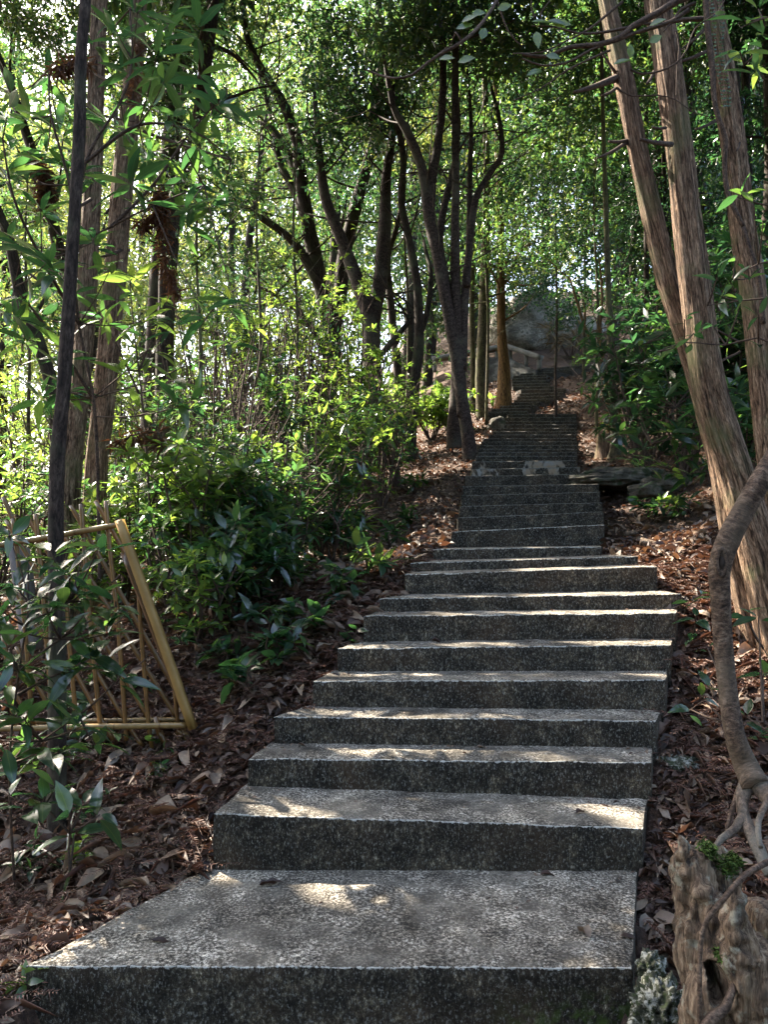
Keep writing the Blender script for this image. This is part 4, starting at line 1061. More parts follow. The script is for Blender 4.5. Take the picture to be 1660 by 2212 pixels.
# leaves in front of the fence
fp = [(20, 1150), (60, 1200), (110, 1190), (30, 1260), (90, 1290), (150, 1240), (210, 1290), (250, 1300), (180, 1330), (120, 1360), (60, 1370), (20, 1400), (40, 1450),
      (160, 1440), (230, 1370), (260, 1460), (200, 1420), (20, 1540), (60, 1600), (30, 1660), (90, 1620), (20, 1310), (140, 1300), (75, 1480), (10, 1600), (170, 1560)]
spray('understory_plant', 'leafy plant in the near left corner hiding part of the bamboo fence',
      [[(30, 1900, 2.6), (20, 1650, 2.5), (40, 1450, 2.5), (60, 1300, 2.5), (20, 1160, 2.5)], [(40, 1450, 2.5), (130, 1380, 2.5), (250, 1310, 2.6)], [(20, 1650, 2.5), (90, 1600, 2.5), (170, 1545, 2.5)], [(50, 1350, 2.5), (150, 1300, 2.5)], [(40, 1500, 2.5), (140, 1450, 2.5), (260, 1440, 2.6)]],
      fp, 2.5, .115, .036, 'leaf_gloss', on_ground(-1.25, 2.6), seed=63, extra=28, box=(0, 1150, 230, 1640), nl=(4, 7), w0=7, wdj=.15)
spray('understory_plant', 'low broad leaved plant standing in litter at the lower left',
      [[(150, 1880, 2.25), (150, 1800, 2.25), (180, 1740, 2.25)], [(150, 1800, 2.25), (95, 1740, 2.25), (60, 1700, 2.25)]],
      [(180, 1740), (215, 1760), (150, 1760), (95, 1720), (120, 1700), (60, 1745), (160, 1800), (20, 1720)], 2.25, .095, .042, 'leaf_gloss', on_ground(-.92, 2.25), seed=64, nl=(3, 5), wdj=.06)
# grass blades
def grass(px, py, n, L, label, seed):
    rng = np.random.default_rng(seed); b = hit(px, py)
    a = rng.uniform(0, 6.28, n)
    di = np.stack([np.cos(a) * .7, np.sin(a) * .5, rng.uniform(.5, 1.4, n)], 1)
    pos = np.array(b)[None] + rng.normal(0, .012, (n, 3)) * [1, 1, .1]
    me = leaf_mesh('grass_tuft', LEAF_HI, pos, di, L * rng.uniform(.7, 1.2, n), .012, rng, .9, .3)
    o = link('grass_tuft', me, M['leaf_gloss']); tag(o, label, 'grass')
grass(150, 1890, 7, .2, 'few long grass blades in the litter at the lower left', 3)
grass(810, 1240, 9, .22, 'tuft of narrow blades left of the broad steps', 4)
# right hand plants
spray('climbing_shrub', 'thin leafy shoots crossing the lower part of the leaning cedars',
      [[(1700, 760, 3.2), (1640, 730, 3.2), (1570, 745, 3.2), (1480, 740, 3.2), (1420, 760, 3.2)], [(1700, 560, 3.2), (1640, 570, 3.2), (1585, 600, 3.2)], [(1700, 450, 3.2), (1640, 440, 3.2), (1590, 425, 3.2)], [(1700, 640, 3.2), (1600, 650, 3.2), (1530, 660, 3.2)]],
      [(1480, 690), (1500, 720), (1460, 750), (1580, 610), (1620, 600), (1560, 640), (1600, 660), (1640, 680), (1550, 600), (1630, 440), (1600, 420), (1650, 480), (1650, 520), (1590, 560), (1490, 760), (1640, 740), (1540, 700)],
      3.2, .08, .028, 'leaf_gloss', on_ground(1.9, 3.4), seed=65, nl=(2, 5), w0=5, wdj=.15)
spray('climbing_shrub', 'leafy twigs reaching in at the top right frame edge',
      [[(1720, 20, 3.0), (1650, 40, 3.0), (1600, 60, 3.0)], [(1720, 110, 3), (1650, 115, 3), (1610, 140, 3)], [(1720, 180, 3), (1650, 170, 3)]],
      [(1640, 20), (1610, 45), (1650, 95), (1610, 135), (1640, 150), (1655, 60), (1600, 110)], 3.0, .12, .026, 'leaf_mid', on_ground(1.9, 3.1), seed=66, nl=(3, 5), w0=5, wdj=.1)
spray('understory_plant', 'pale leaved shoots beside the right edge of the steps, left of the forked stem',
      [[(1570, 1420, 2.6), (1545, 1345, 2.55), (1500, 1372, 2.55)], [(1570, 1420, 2.6), (1530, 1295, 2.6), (1500, 1290, 2.6)], [(1570, 1560, 2.4), (1545, 1505, 2.4), (1490, 1535, 2.4)], [(1570, 1560, 2.4), (1560, 1460, 2.4)]],
      [(1500, 1372), (1492, 1295), (1515, 1285), (1505, 1332), (1492, 1532), (1520, 1505), (1535, 1480), (1530, 1400)], 2.5, .07, .03, 'leaf_gloss', on_ground(1.22, 2.6), seed=67, nl=(2, 4), w0=3, wdj=.05)
spray('understory_plant', 'small plant with round leaves at the right frame edge below the fork',
      [[(1700, 1600, 2.3), (1650, 1560, 2.3), (1600, 1560, 2.3)], [(1700, 1480, 2.6), (1650, 1400, 2.7), (1610, 1325, 2.8)]],
      [(1615, 1548), (1640, 1590), (1650, 1455), (1640, 1330), (1610, 1322)], 2.4, .08, .04, 'leaf_gloss', on_ground(1.3, 2.5), seed=68, nl=(2, 4), w0=4, wdj=.05)
# rosettes hanging over the ledge
spray('rhododendron', 'hanging end of a shrub with long narrow leaves over the right bank',
      [[(1600, 760, 5.8), (1530, 800, 5.7), (1460, 880, 5.6), (1410, 960, 5.5)], [(1560, 780, 5.8), (1480, 740, 5.7), (1400, 740, 5.6)], [(1560, 820, 5.7), (1500, 920, 5.6), (1440, 1010, 5.5)], [(1600, 740, 5.8), (1480, 680, 5.7), (1400, 680, 5.6)]],
      [(865 + .4787 * a, 640 + .4787 * b) for a, b in [(1080, 220), (1200, 250), (1180, 450), (1270, 490), (1100, 680), (1080, 750), (1180, 820), (1300, 810), (1220, 600), (1350, 700), (1150, 160), (1250, 380), (1090, 330), (1140, 520), (1320, 600), (1230, 760), (1060, 290)]],
      5.6, .17, .042, 'leaf_gloss', on_ground(3.0, 5.9), seed=69, nl=(5, 9), w0=6, wdj=.2, extra=26, box=(1360, 690, 1520, 1020), cat='shrub')

# ---- overhanging bare twigs with fresh leaves, top right
def branch(label, limbs, leaves, d, rootp, seed, L=.09, W=.05, w0=8):
    rng = np.random.default_rng(seed)
    root = thing('overhanging_branch', rootp, label, 'branch')
    mb = MB()
    for pl, ww in limbs:
        mb.tube([P(x, y, d + q) for x, y, q in pl], [ww / F * d / 2, ww / F * d / 5], 7, rough=.15, cap=False, step=.04)
    mb.build('twig', M['twig'], root)
    pos = np.array([P(x, y, d - .02) for x, y, _ in leaves]); 
    di = np.array([[math.cos(a), rng.uniform(-.5, .1), math.sin(a)] for _, _, a in leaves])
    upv = np.tile([[0, -1, .4]], (len(leaves), 1))
    for i in range(len(pos)):
        me = leaf_mesh('leaf', LEAF_HI, pos[i:i + 1], di[i:i + 1], L * rng.uniform(.75, 1.15, 1), W, rng, .15, .25, upv=upv[i:i + 1])
        link('leaf', me, M['leaf_fresh'], root)
branch('long thin twig with bright backlit leaves arching down from the top centre',
       [([(1100, -60, .3), (1074, 0, .2), (1040, 52, .1), (998, 91, 0), (960, 112, 0), (926, 134, 0), (890, 162, 0), (853, 169, 0), (815, 160, .1), (788, 149, .1)], 9),
        ([(998, 91, 0), (985, 70, 0), (975, 95, .1), (945, 118, .1)], 5), ([(1074, 0, .2), (1100, 70, .2), (1130, 100, .2)], 5)],
       [(998, 48, .3), (986, 62, .2), (1040, 85, 1.2), (1020, 30, .1), (950, 128, 0), (990, 134, .1), (1075, 20, .2), (1180, 120, -.3)], 3.0, P(1100, -100, 3.3), 71, L=.062, W=.034)
zz = lambda a, b, q=0: (1128.75 + .3401 * a, .3401 * b, q)
branch('tangle of bare brown twigs crossing the leaning cedars at the top right',
       [([zz(1150, -60), zz(1000, 0), zz(850, 90), zz(700, 170), zz(620, 240), zz(480, 285), zz(300, 300), zz(150, 360), zz(0, 345)], 17),
        ([zz(1060, 60), zz(960, 130), zz(840, 175), zz(700, 215), zz(600, 260), zz(450, 310), zz(280, 400), zz(120, 415), zz(0, 370)], 9),
        ([zz(700, 170), zz(600, 190), zz(480, 210), zz(350, 210), zz(200, 170), zz(60, 165)], 7),
        ([zz(640, 10), zz(520, 110), zz(420, 190), zz(280, 260), zz(130, 330), zz(-60, 340)], 6),
        ([zz(560, 320), zz(420, 380), zz(280, 450), zz(120, 560), zz(-60, 640)], 5),
        ([zz(1150, 120), zz(1020, 125), zz(900, 150), zz(720, 150)], 11), ([zz(130, 130), zz(120, 80), zz(180, 0), zz(190, -40)], 4), ([zz(85, 110), zz(60, 60), zz(60, 0)], 5),
        ([zz(1100, 20), zz(1010, 60), zz(960, 130), zz(900, 200)], 8), ([zz(980, 200), zz(1000, 300), zz(985, 450), zz(980, 620)], 4), ([zz(600, 560), zz(700, 610), zz(860, 605), zz(980, 635), zz(1100, 720), zz(1230, 745)], 3.5),
        ([zz(690, 440), zz(760, 470), zz(880, 450), zz(980, 400), zz(1050, 310), zz(1100, 180), zz(1250, 70), zz(1300, -40)], 5)],
       [zz(60, 140)[:2] + (.1,), zz(160, 135)[:2] + (-.3,), zz(190, 150)[:2] + (-.2,), zz(810, 165)[:2] + (.3,), zz(810, 270)[:2] + (.5,), zz(690, 370)[:2] + (1.7,), zz(580, 410)[:2] + (.3,), zz(130, 450)[:2] + (-2.8,), zz(90, 200)[:2] + (-1.5,), zz(1230, 100)[:2] + (.6,)],
       3.2, P(1500, -80, 3.4), 72, L=.075, W=.036)
# ---- vine on the right cedar
rng = np.random.default_rng(5)
vr = thing('climbing_vine', P(1560, 500, 4.5), 'vine with tiny leaves and a twisted liana climbing the right cedar', 'vine')
mb = MB()
mb.tube([P(*q) for q in [(1524, -40, 4.52), (1530, 60, 4.5), (1540, 150, 4.48), (1545, 220, 4.47), (1556, 262, 4.45), (1568, 300, 4.45), (1567, 370, 4.46), (1575, 420, 4.44), (1592, 460, 4.42), (1607, 490, 4.42)]], [.018, .014, .012], 8, rough=.2, step=.04)
mb.tube([P(*q) for q in [(1607, 490, 4.42), (1622, 540, 4.4), (1640, 600, 4.4), (1650, 700, 4.4)]], [.012, .014], 8, rough=.2, step=.04)
mb.build('liana', M['twig'], vr)
vp, vd = [], []
for (x0, x1) in ((1533, 1562), (1553, 1573)):
    for t in np.linspace(0, 1, 30):
        x = x0 + (x1 - x0) * t + 4 * math.sin(t * 9); y = -5 + t * 235
        for s in (-1, 1):
            vp.append(P(x, y, 4.585 - .0 * t)); vd.append((s, -.3, .25))
me = leaf_mesh('vine_leaf', LEAF_LO, np.array(vp), np.array(vd), .019, .017, rng, .1, .3, upv=np.tile([[0, -1, .3]], (len(vp), 1)))
link('vine_leaf', me, M['leaf_mid'], vr)

# ---- dead hanging cedar sprays (rusty)
def rusty(label, pts, d, seed, n=420, L=.06):
    rng = np.random.default_rng(seed)
    q, _ = smooth([P(x, y, d) for x, y in pts], 1, .02)
    root = thing('dead_cedar_spray', q[0], label, 'dead branch')
    mb = MB(); mb.tube([P(x, y, d) for x, y in pts], [.006, .003], 5, cap=False); mb.build('twig', M['twig'], root)
    ii = rng.integers(0, len(q), n)
    pos = np.array([q[i] for i in ii]) + rng.normal(0, .012, (n, 3))
    di = rng.normal(0, 1, (n, 3)); di[:, 2] -= .5
    link('needles', leaf_mesh('needles', LEAF_LO, pos, di, L, .008, rng, .6, .6), M['leaf_rust'], root)
rusty('rusty dead spray hanging in the middle of the left trees', [(335, 415), (352, 440), (350, 500), (356, 560), (372, 610), (385, 635)], 4.0, 81)
rusty('short rusty dead spray caught beside the hanging one', [(350, 440), (330, 465), (305, 485)], 4.0, 82, 220)
rusty('rusty dead spray caught on branches far left', [(75, 350), (95, 380), (100, 420), (88, 440)], 4.2, 83, 360, .08)
rusty('rusty dead spray stuck to the right grey cedar trunk', [(298, 90), (296, 140), (290, 190), (285, 215)], 5.2, 84, 300)
rusty('rusty dead spray on the slim dark trunk high up', [(120, 150), (160, 135), (190, 140)], 3.2, 85, 200, .05)
rusty('rusty compound leaf hanging over the thicket left', [(250, 960), (290, 940), (340, 935), (350, 960)], 4.3, 86, 120, .09)

# ------------------------------------------------------------------ bamboo fence
def fz(x, y, d=3.3): return P(.3173 * x, 1053.5 + .3173 * y, d)
fr = thing('bamboo_fence', fz(1000, 1700), 'leaning bamboo lattice fence with a yellow end board at the left', 'fence')
def cane(pts, w_, name, mat='bamboo', d=3.3):
    mb = MB(); mb.tube([fz(x, y, d) for x, y in pts], [w_ * .3173 / F * d / 2] * len(pts), 10, rough=.04, step=.04); mb.build(name, M[mat], fr)
for p in [[(550, 110), (585, 560), (640, 1200), (690, 1720)], [(720, 90), (745, 400), (800, 900), (860, 1720)], [(85, 210), (130, 560), (185, 1150), (215, 1600)],
          [(240, 180), (285, 640), (335, 1300), (360, 1650)], [(425, 480), (470, 1050), (520, 1620)], [(935, 600), (965, 1050), (1010, 1600), (1035, 1770)], [(1185, 1300), (1205, 1560), (1225, 1790)], [(20, 1000), (60, 1300), (90, 1620)]]:
    cane(p, 30, 'cane')
for a, b_ in [((480, 120), (1230, 1440)), ((650, 90), (880, 500)), ((430, 320), (1200, 1560)), ((430, 560), (1010, 1570)), ((440, 900), (850, 1580)), ((180, 190), (440, 640)), ((40, 220), (480, 960)),
              ((60, 640), (500, 1330)), ((110, 1080), (370, 1560)), ((500, 1240), (770, 1720)), ((60, 1330), (230, 1620)), ((860, 1600), (970, 1760)), ((20, 60), (90, 230))]:
    cane([a, ((a[0] + b_[0]) / 2, (a[1] + b_[1]) / 2), b_], 31, 'diagonal_cane', d=3.335)
cane([(-100, 405), (340, 335), (560, 295), (800, 252)], 40, 'rail', 'bamboo_rail', 3.27)
cane([(-100, 1600), (500, 1590), (1290, 1578)], 34, 'rail', 'bamboo_rail', 3.37)
cane([(-150, 1645), (500, 1630), (1270, 1618)], 42, 'rail', 'bamboo_rail', 3.26)
for a, b_ in [((1240, 1630), (1330, 1775)), ((1255, 1650), (1290, 1800)), ((1090, 1660), (1140, 1775)), ((1215, 1640), (1245, 1700)), ((1060, 1560), (1090, 1720))]:
    cane([a, b_], 34, 'cane_end', d=3.28)
mb = MB(); mb.beam(fz(812, 222, 3.24), fz(1315, 1640, 3.24), .03, .042); mb.build('end_board', M['plank'], fr)
mb = MB(); mb.beam(fz(840, 450, 3.29), fz(1270, 1560, 3.29), .02, .02); mb.build('end_batten', M['bamboo'], fr)
for (x, y) in [(565, 296), (735, 266), (240, 352), (690, 1626), (855, 1622), (1015, 1620), (520, 1630), (1205, 1618), (600, 585), (775, 620), (800, 905), (640, 1200), (965, 1175), (470, 1020)]:
    mb = MB(); c0 = fz(x, y, 3.285)
    mb.tube([c0 + Vector((.016 * math.cos(a), .028 * math.sin(a) + .02, .014 * math.cos(a) + .010 * math.sin(a))) for a in np.linspace(0, 6.28, 9)], .0028, 5, cap=False, step=.02)
    mb.build('lashing', M['twig'], fr)
# small grey board behind the fence
sb = MB(); sb.beam(P(40, 1180, 3.9), P(70, 1400, 3.8), .03, .17); tag(sb.build('board', M['tan_sheet']), 'greyish board leaning half hidden behind the bamboo fence', 'board')

# ------------------------------------------------------------------ railing, retaining wall, boulder, ledge, stumps
rr = thing('concrete_railing', P(1100, 800, 16.2), 'grey concrete railing with posts at the turn above the steps', 'railing')
for a, b_, n in [((934, 777, 16.6), (1098, 748, 16.2), 'handrail'), ((1096, 748, 16.2), (1170, 773, 15.6), 'handrail')]:
    mb = MB(); mb.beam(P(*a), P(*b_), .16, .10); mb.build(n, M['rail_concrete'], rr)
for x, y0, y1, d, w_ in [(940, 780, 800, 16.55, .08), (1075, 755, 776, 16.25, .08), (1100, 753, 776, 16.15, .12), (1138, 766, 787, 15.9, .07), (1166, 776, 796, 15.65, .08)]:
    mb = MB(); mb.beam(P(x, y1 + 4, d), P(x, y0, d), w_, w_, n=4); mb.build('post', M['rail_concrete'], rr)
mb = MB()
def quadprism(mb, tl, tr, bl, br, dep, n=10, amp=.02):
    b = Vector((0, dep, 0))
    mb.hexa([[[bl, tl], [bl + b, tl + b]], [[br, tr], [br + b, tr + b]]], n, 3, 6, amp, 2)
quadprism(mb, P(1040, 774, 16.2), P(1096, 772, 16.0), P(1040, 835, 16.0), P(1096, 835, 15.6), .5)
wr = thing('retaining_wall', P(1095, 830, 15.8), 'stained concrete retaining wall under the railing', 'wall')
mb.build('wall_face', M['wall_stained'], wr)
mb = MB(); quadprism(mb, P(1096, 772, 16.0), P(1163, 801, 15.4), P(1096, 830, 15.6), P(1163, 812, 15.3), .5); mb.build('wall_face', M['wall_stained'], wr)

def rock(name, label, c, r, mat, seed, sub=4, amp=.25, freq=1.2, cat='rock', flat=.3):
    bm = bmesh.new(); bmesh.ops.create_icosphere(bm, subdivisions=sub, radius=1)
    for v in bm.verts:
        p = v.co.copy()
        k = 1 + amp * noise.noise(p * freq + Vector((seed, 0, 0))) + amp * .45 * noise.noise(p * freq * 2.7 + Vector((seed, 4, 0))) + amp * .2 * noise.noise(p * freq * 8 + Vector((seed, 4, 0)))
        cell = noise.cell(p * 1.3 + Vector((seed, 1, 2)))
        v.co = Vector((p.x * r[0], p.y * r[1], p.z * r[2])) * (k + .05 * cell)
    me = bpy.data.meshes.new(name); bm.to_mesh(me); bm.free()
    me.polygons.foreach_set('use_smooth', [True] * len(me.polygons))
    o = link(name, me, mat); o.location = c; tag(o, label, cat); return o
rock('boulder', 'huge pale grey boulder above the railing', P(1160, 718, 19.6), (1.15, 1.2, 1.05), M['boulder'], 3, 5, .22)
rock('boulder', 'smaller pale boulder shoulder right of the huge one', P(1245, 740, 19.4), (.8, .8, .6), M['boulder'], 8, 5, .25)
rock('stone_block', 'dark squarish stone beside the left edge of the upper flight', P(1075, 922, 10.6), (.13, .12, .13), M['ledge'], 5, 4, .3)
rock('stone_slab', 'long rough stone ledge on the right bank under the glossy shrub', P(1350, 1036, 6.75), (.5, .2, .10), M['ledge'], 12, 5, .35, 1.6)
rock('stone_slab', 'rounded dark stone at the right end of the ledge', P(1440, 1050, 6.5), (.2, .15, .11), M['ledge'], 14, 4, .3, 1.5)
rock('stone_slab', 'dark stone supporting the middle of the ledge', P(1395, 1062, 6.45), (.16, .12, .07), M['ledge'], 17, 4, .3, 1.5)
rock('lichen_rock', 'white lichen covered rock right of the lowest step', P(1428, 2185, 1.85), (.062, .07, .07), M['lichen_rock'], 21, 5, .5, 3.4)
rock('lichen_rock', 'upper white lichen stone behind the weathered stump', P(1408, 2090, 1.98), (.035, .035, .04), M['lichen_rock'], 23, 5, .45, 2.2)
p = hit(1468, 1650); rock('lichen_rock', 'flat grey lichen stone in the litter beside the steps', p, (.09, .07, .035), M['lichen_rock'], 25, 4, .35, 2)
p = hit(1415, 1180)
mb = MB(); mb.tube([P(1384, 1170, p.y), P(1412, 1176, p.y - .03), P(1450, 1186, p.y - .1)], [.03, .026, .02], 12, rough=.3, step=.02); tag(mb.build('log', M['dead_wood']), 'short pale log lying in the litter on the right bank', 'log')
p = hit(1362, 1160)
mb = MB(); mb.tube([p + Vector((-.03, 0, .02)), p + Vector((.03, -.03, .03))], [.022, .018], 10, rough=.3, step=.01); tag(mb.build('wood_chunk', M['dead_wood']), 'small cream wood chunk left of the log', 'wood')
# small stumps by the slender tree
def stump(px, py, d, wpx, hpx, label, seed):
    b = P(px, py, d); b.z = ground(b.x, b.y) - .03; r = wpx / F * d / 2; h = hpx / F * d
    root = thing('tree_stump', b, label, 'stump')
    mb = MB(); mb.tube([b, b + Vector((0, 0, h * .4)), b + Vector((.01, 0, h))], [r * 1.35, r, r * .92], 20, seed, .25, .2, step=.02)
    for i, v in enumerate(mb.v):
        if v.z > b.z + h * .9: mb.v[i] = v + Vector((0, 0, .07 * noise.noise(v * 14)))
    mb.build('stump_wood', M['bark_cedar'], root)
stump(1303, 962, 8.4, 27, 62, 'small broken tree stump left of the slender pale trunk', 3)
stump(1347, 985, 8.7, 16, 40, 'dark low stump right behind the slender pale trunk', 6)

# ---- the forked smooth stem, front right
fs = thing('bent_tree', P(1625, 1720, 2.05), 'smooth brown bent stem with a knot hole in the right foreground', 'tree')
mb = MB()
q = [(1760, 860, 2.2), (1700, 950, 2.15), (1650, 1030, 2.1), (1610, 1100, 2.1), (1575, 1165, 2.1), (1556, 1225, 2.1), (1558, 1290, 2.1), (1564, 1400, 2.1), (1574, 1500, 2.08), (1590, 1590, 2.05), (1612, 1650, 2.05), (1636, 1700, 2.0)]
mb.tube([P(*a) for a in q], [w_ / F * 2.1 / 2 for w_ in (46, 44, 44, 46, 50, 46, 41, 39, 39, 41, 50, 56)], 24, 5, .10, step=.02)
mb.build('trunk', M['bark_smooth'], fs)
mb = MB()
for q, ws in [([(1625, 1670, 2.05), (1605, 1730, 2.0), (1612, 1770, 1.97), (1638, 1830, 1.9), (1665, 1890, 1.85)], (44, 26, 24, 26, 22)), ([(1610, 1755, 1.98), (1590, 1790, 1.95), (1560, 1812, 1.92), (1545, 1835, 1.9)], (20, 18, 14, 10)),
              ([(1640, 1690, 2.02), (1690, 1740, 1.95), (1750, 1800, 1.9)], (50, 44, 36)), ([(1600, 1700, 2.05), (1580, 1760, 2.02), (1570, 1800, 2.0)], (12, 10, 8)), ([(1665, 1720, 1.9), (1640, 1775, 1.86), (1645, 1830, 1.8)], (14, 12, 9))]:
    mb.tube([P(*a) for a in q], [w_ / F * 2.0 / 2 for w_ in ws], 14, 3, .2, step=.02)
mb.build('root', M['root_bark'], fs)
mb = MB()                                                   # rim round the knot hole
ring = [P(1560 + 10 * math.sin(a) * 1.0, 1215 + 30 * math.cos(a), 2.075) for a in np.linspace(0, 2 * math.pi, 15)]
mb.tube(ring, [.006] * 15, 7, cap=False, step=.01, rough=.2); mb.build('knot_rim', M['bark_smooth'], fs)
bm_ = MB(); bm_.tube([P(1560, 1190, 2.085), P(1560, 1215, 2.078), P(1558, 1242, 2.085)], [.004, .011, .003], 10, step=.01); bm_.build('knot_hole_shade', plain('hollow_shade', (.02, .012, .008), .9), fs)  # solid dark plug, its colour stands in for the shade inside the knot

# ---- weathered stump bottom right
def weathered():
    bm = bmesh.new()
    def blob(px, py, d, rx, ry, rz):
        r = bmesh.ops.create_icosphere(bm, subdivisions=3, radius=1)
        c = P(px, py, d)
        for v in r['verts']: v.co = Vector((v.co.x * rx, v.co.y * ry, v.co.z * rz)) + c
    u = 1.55 / F
    for (px, py, rx, rz, d, ry) in [(1500, 1930, 38, 105, 1.62, .06), (1530, 1900, 48, 70, 1.66, .06), (1565, 1890, 28, 55, 1.66, .05), (1500, 2060, 32, 120, 1.6, .06), (1545, 2060, 60, 130, 1.58, .07),
                                    (1588, 2010, 21, 95, 1.5, .03), (1598, 2090, 32, 120, 1.5, .04), (1630, 2120, 45, 90, 1.5, .05), (1560, 2200, 80, 110, 1.56, .08), (1640, 2200, 60, 120, 1.52, .08),
                                    (1475, 1880, 10, 62, 1.6, .02), (1520, 2180, 30, 100, 1.53, .05), (1600, 2260, 130, 120, 1.6, .12), (1660, 1990, 40, 40, 1.7, .06)]:
        blob(px, py, d, rx * u, ry, rz * u)
    me = bpy.data.meshes.new('tmp'); bm.to_mesh(me); bm.free()
    o = bpy.data.objects.new('tmp', me); COL.objects.link(o)
    md = o.modifiers.new('r', 'REMESH'); md.mode = 'VOXEL'; md.voxel_size = .0045
    ms = o.modifiers.new('s', 'SMOOTH'); ms.iterations = 4
    dg = bpy.context.evaluated_depsgraph_get(); me2 = bpy.data.meshes.new_from_object(o.evaluated_get(dg))
    bpy.data.objects.remove(o)
    hole = P(1548, 2128, 1.5)
    me2.update()
    nor = [v.normal.copy() for v in me2.vertices]
    for v, n_ in zip(me2.vertices, nor):
        p = v.co
        s = Vector((p.x * 30, p.y * 30, p.z * 5))
        k = abs(noise.noise(s)) * -.018 + .008 + noise.noise(Vector((p.x * 75, p.y * 75, p.z * 9))) * .006 + noise.noise(p * 14) * .014 + (noise.noise(p * 42) * .011 + noise.noise(p * 95) * .005) * (1.0 if p.x < P(1585, 0, 1.55).x and p.z > P(0, 2020, 1.6).z else .35)
        v.co = p + n_ * k
        e = ((p.x - hole.x) / .020) ** 2 + ((p.z - hole.z) / .042) ** 2
        if n_.y < .4 and e < 2.2:
            if e < 1: v.co.y += .05 * (1 - e ** 2)
            else: v.co.y -= .012 * (1 - abs(e - 1.45) / .8) if abs(e - 1.45) < .8 else 0
        if p.z > P(0, 1870, 1.62).z: v.co.z += .02 * noise.noise(p * 40)
    me2.materials.clear(); me2.name = 'weathered_stump'
    b = P(1560, 2240, 1.6)
    root = thing('weathered_stump', (b.x, b.y, ground(b.x, b.y)), 'gnarled weathered grey brown stump with a dark hole at the bottom right', 'stump')
    me2.polygons.foreach_set('use_smooth', [True] * len(me2.polygons))
    link('stump_wood', me2, M['dead_wood'], root)
    rng = np.random.default_rng(8)
    pp, dd = [], []
    for (px, py, d, r) in [(1532, 1835, 1.60, .014), (1570, 1872, 1.60, .018), (1563, 2066, 1.50, .013), (1590, 1860, 1.62, .01)]:
        for _ in range(420):
            a = rng.uniform(0, 6.28); q = r * math.sqrt(rng.uniform(0, 1))
            c = P(px, py, d); pp.append((c.x + math.cos(a) * q, c.y + rng.uniform(-.02, .03), c.z + math.sin(a) * q)); dd.append((rng.normal(0, .5), -1, rng.uniform(0, 1.2)))
    link('moss', leaf_mesh('moss', LEAF_LO, np.array(pp), np.array(dd), .011, .004, rng, .3, .5), M['moss'], root)
    mb = MB()
    mb.tube([P(*a) for a in [(1660, 1862, 1.5), (1610, 1890, 1.47), (1570, 1935, 1.45), (1530, 1985, 1.45), (1515, 2040, 1.45), (1513, 2120, 1.45), (1512, 2230, 1.45)]], [.006, .005, .004], 7, rough=.2, step=.02, cap=False)
    mb.tube([P(*a) for a in [(1520, 2235, 1.44), (1540, 2200, 1.44), (1570, 2175, 1.45), (1590, 2120, 1.47)]], [.012, .010, .005], 9, rough=.2, step=.02)
    mb.build('root_tendril', M['root_bark'], root)
weathered()

# ------------------------------------------------------------------ litter
def scatter(n, region, rng, pw=1.4):
    out = []
    while len(out) < n:
        y = region[2] + (region[3] - region[2]) * rng.uniform() ** pw
        x = rng.uniform(region[0], region[1])
        if abs(x) > y * .56 + .3: continue
        xl = np.interp(y, _d, _xl); xr = np.interp(y, _d, _xr)
        if xl - .01 < x < xr + .01 and y < 17: continue
        if y < 1.3: continue
        out.append((x, y))
    return out
rng = np.random.default_rng(33)
pts = scatter(33000, (-2.6, 2.9, 1.3, 5), rng, 1.0) + scatter(60000, (-7, 8, 4.8, 17), rng, 1.5)
pos = np.array([(x, y, ground(x, y) + rng.uniform(.002, .028)) for x, y in pts])
n = len(pos); a = rng.uniform(0, 6.28, n)
di = np.stack([np.cos(a), np.sin(a), rng.normal(.05, .28, n)], 1)
L = rng.gamma(5, .0085, n).clip(.015, .12)
v = rng.beta(1.2, 1.7, n)
me = leaf_mesh('leaf_litter', LEAF_HI, pos, di, L, L * rng.uniform(.3, .55, n), rng, .35, .45, curl=.9, var=v)
tag(link('leaf_litter', me, M['litter']), 'brown leaf litter covering the forest floor', 'leaf litter', kind='stuff')
pb = scatter(900, (-2.6, 2.9, 1.35, 6), rng, 1.1)
pos = np.array([(x, y, ground(x, y) + rng.uniform(.025, .045)) for x, y in pb]); n = len(pb); a = rng.uniform(0, 6.28, n)
di = np.stack([np.cos(a), np.sin(a), rng.normal(.1, .25, n)], 1)
L = rng.uniform(.06, .13, n)
me = leaf_mesh('large_leaf_litter', LEAF_HI, pos, di, L, L * rng.uniform(.3, .5, n), rng, .35, .4, curl=.9, var=rng.uniform(.55, 1, n))
tag(link('large_leaf_litter', me, M['litter']), 'larger pale dry leaves lying loose on top of the brown litter', 'leaf litter', kind='stuff')
# needle fronds
pp, dd, ll = [], [], []
for (x, y) in scatter(2700, (-2.4, 2.4, 1.35, 4.4), rng, .9):
    a = rng.uniform(0, 6.28); Lf = rng.uniform(.08, .2); z = ground(x, y) + .042
    ax = np.array([math.cos(a), math.sin(a), rng.normal(0, .15)]); sd = np.array([-math.sin(a), math.cos(a), 0])
    bend = rng.normal(0, .25)
    for t in np.linspace(0, 1, 17):
        c = np.array([x, y, z]) + ax * t * Lf + sd * bend * t * t * Lf
        c[2] = max(c[2], ground(c[0], c[1]) + .01) if t in (0, 1) else c[2]
        for s in (-1, 1):
            pp.append(c); dd.append(ax * .7 + sd * s + np.array([0, 0, rng.normal(.25, .3)])); ll.append(.024 * (1.1 - .5 * t))
    pp.append(np.array([x, y, z])); dd.append(ax); ll.append(Lf)
pp = np.array(pp); ll = np.array(ll)
me = leaf_mesh('needle_litter', LEAF_LO, pp, np.array(dd), ll, np.where(ll > .05, .005, .0038), rng, .3, .4)
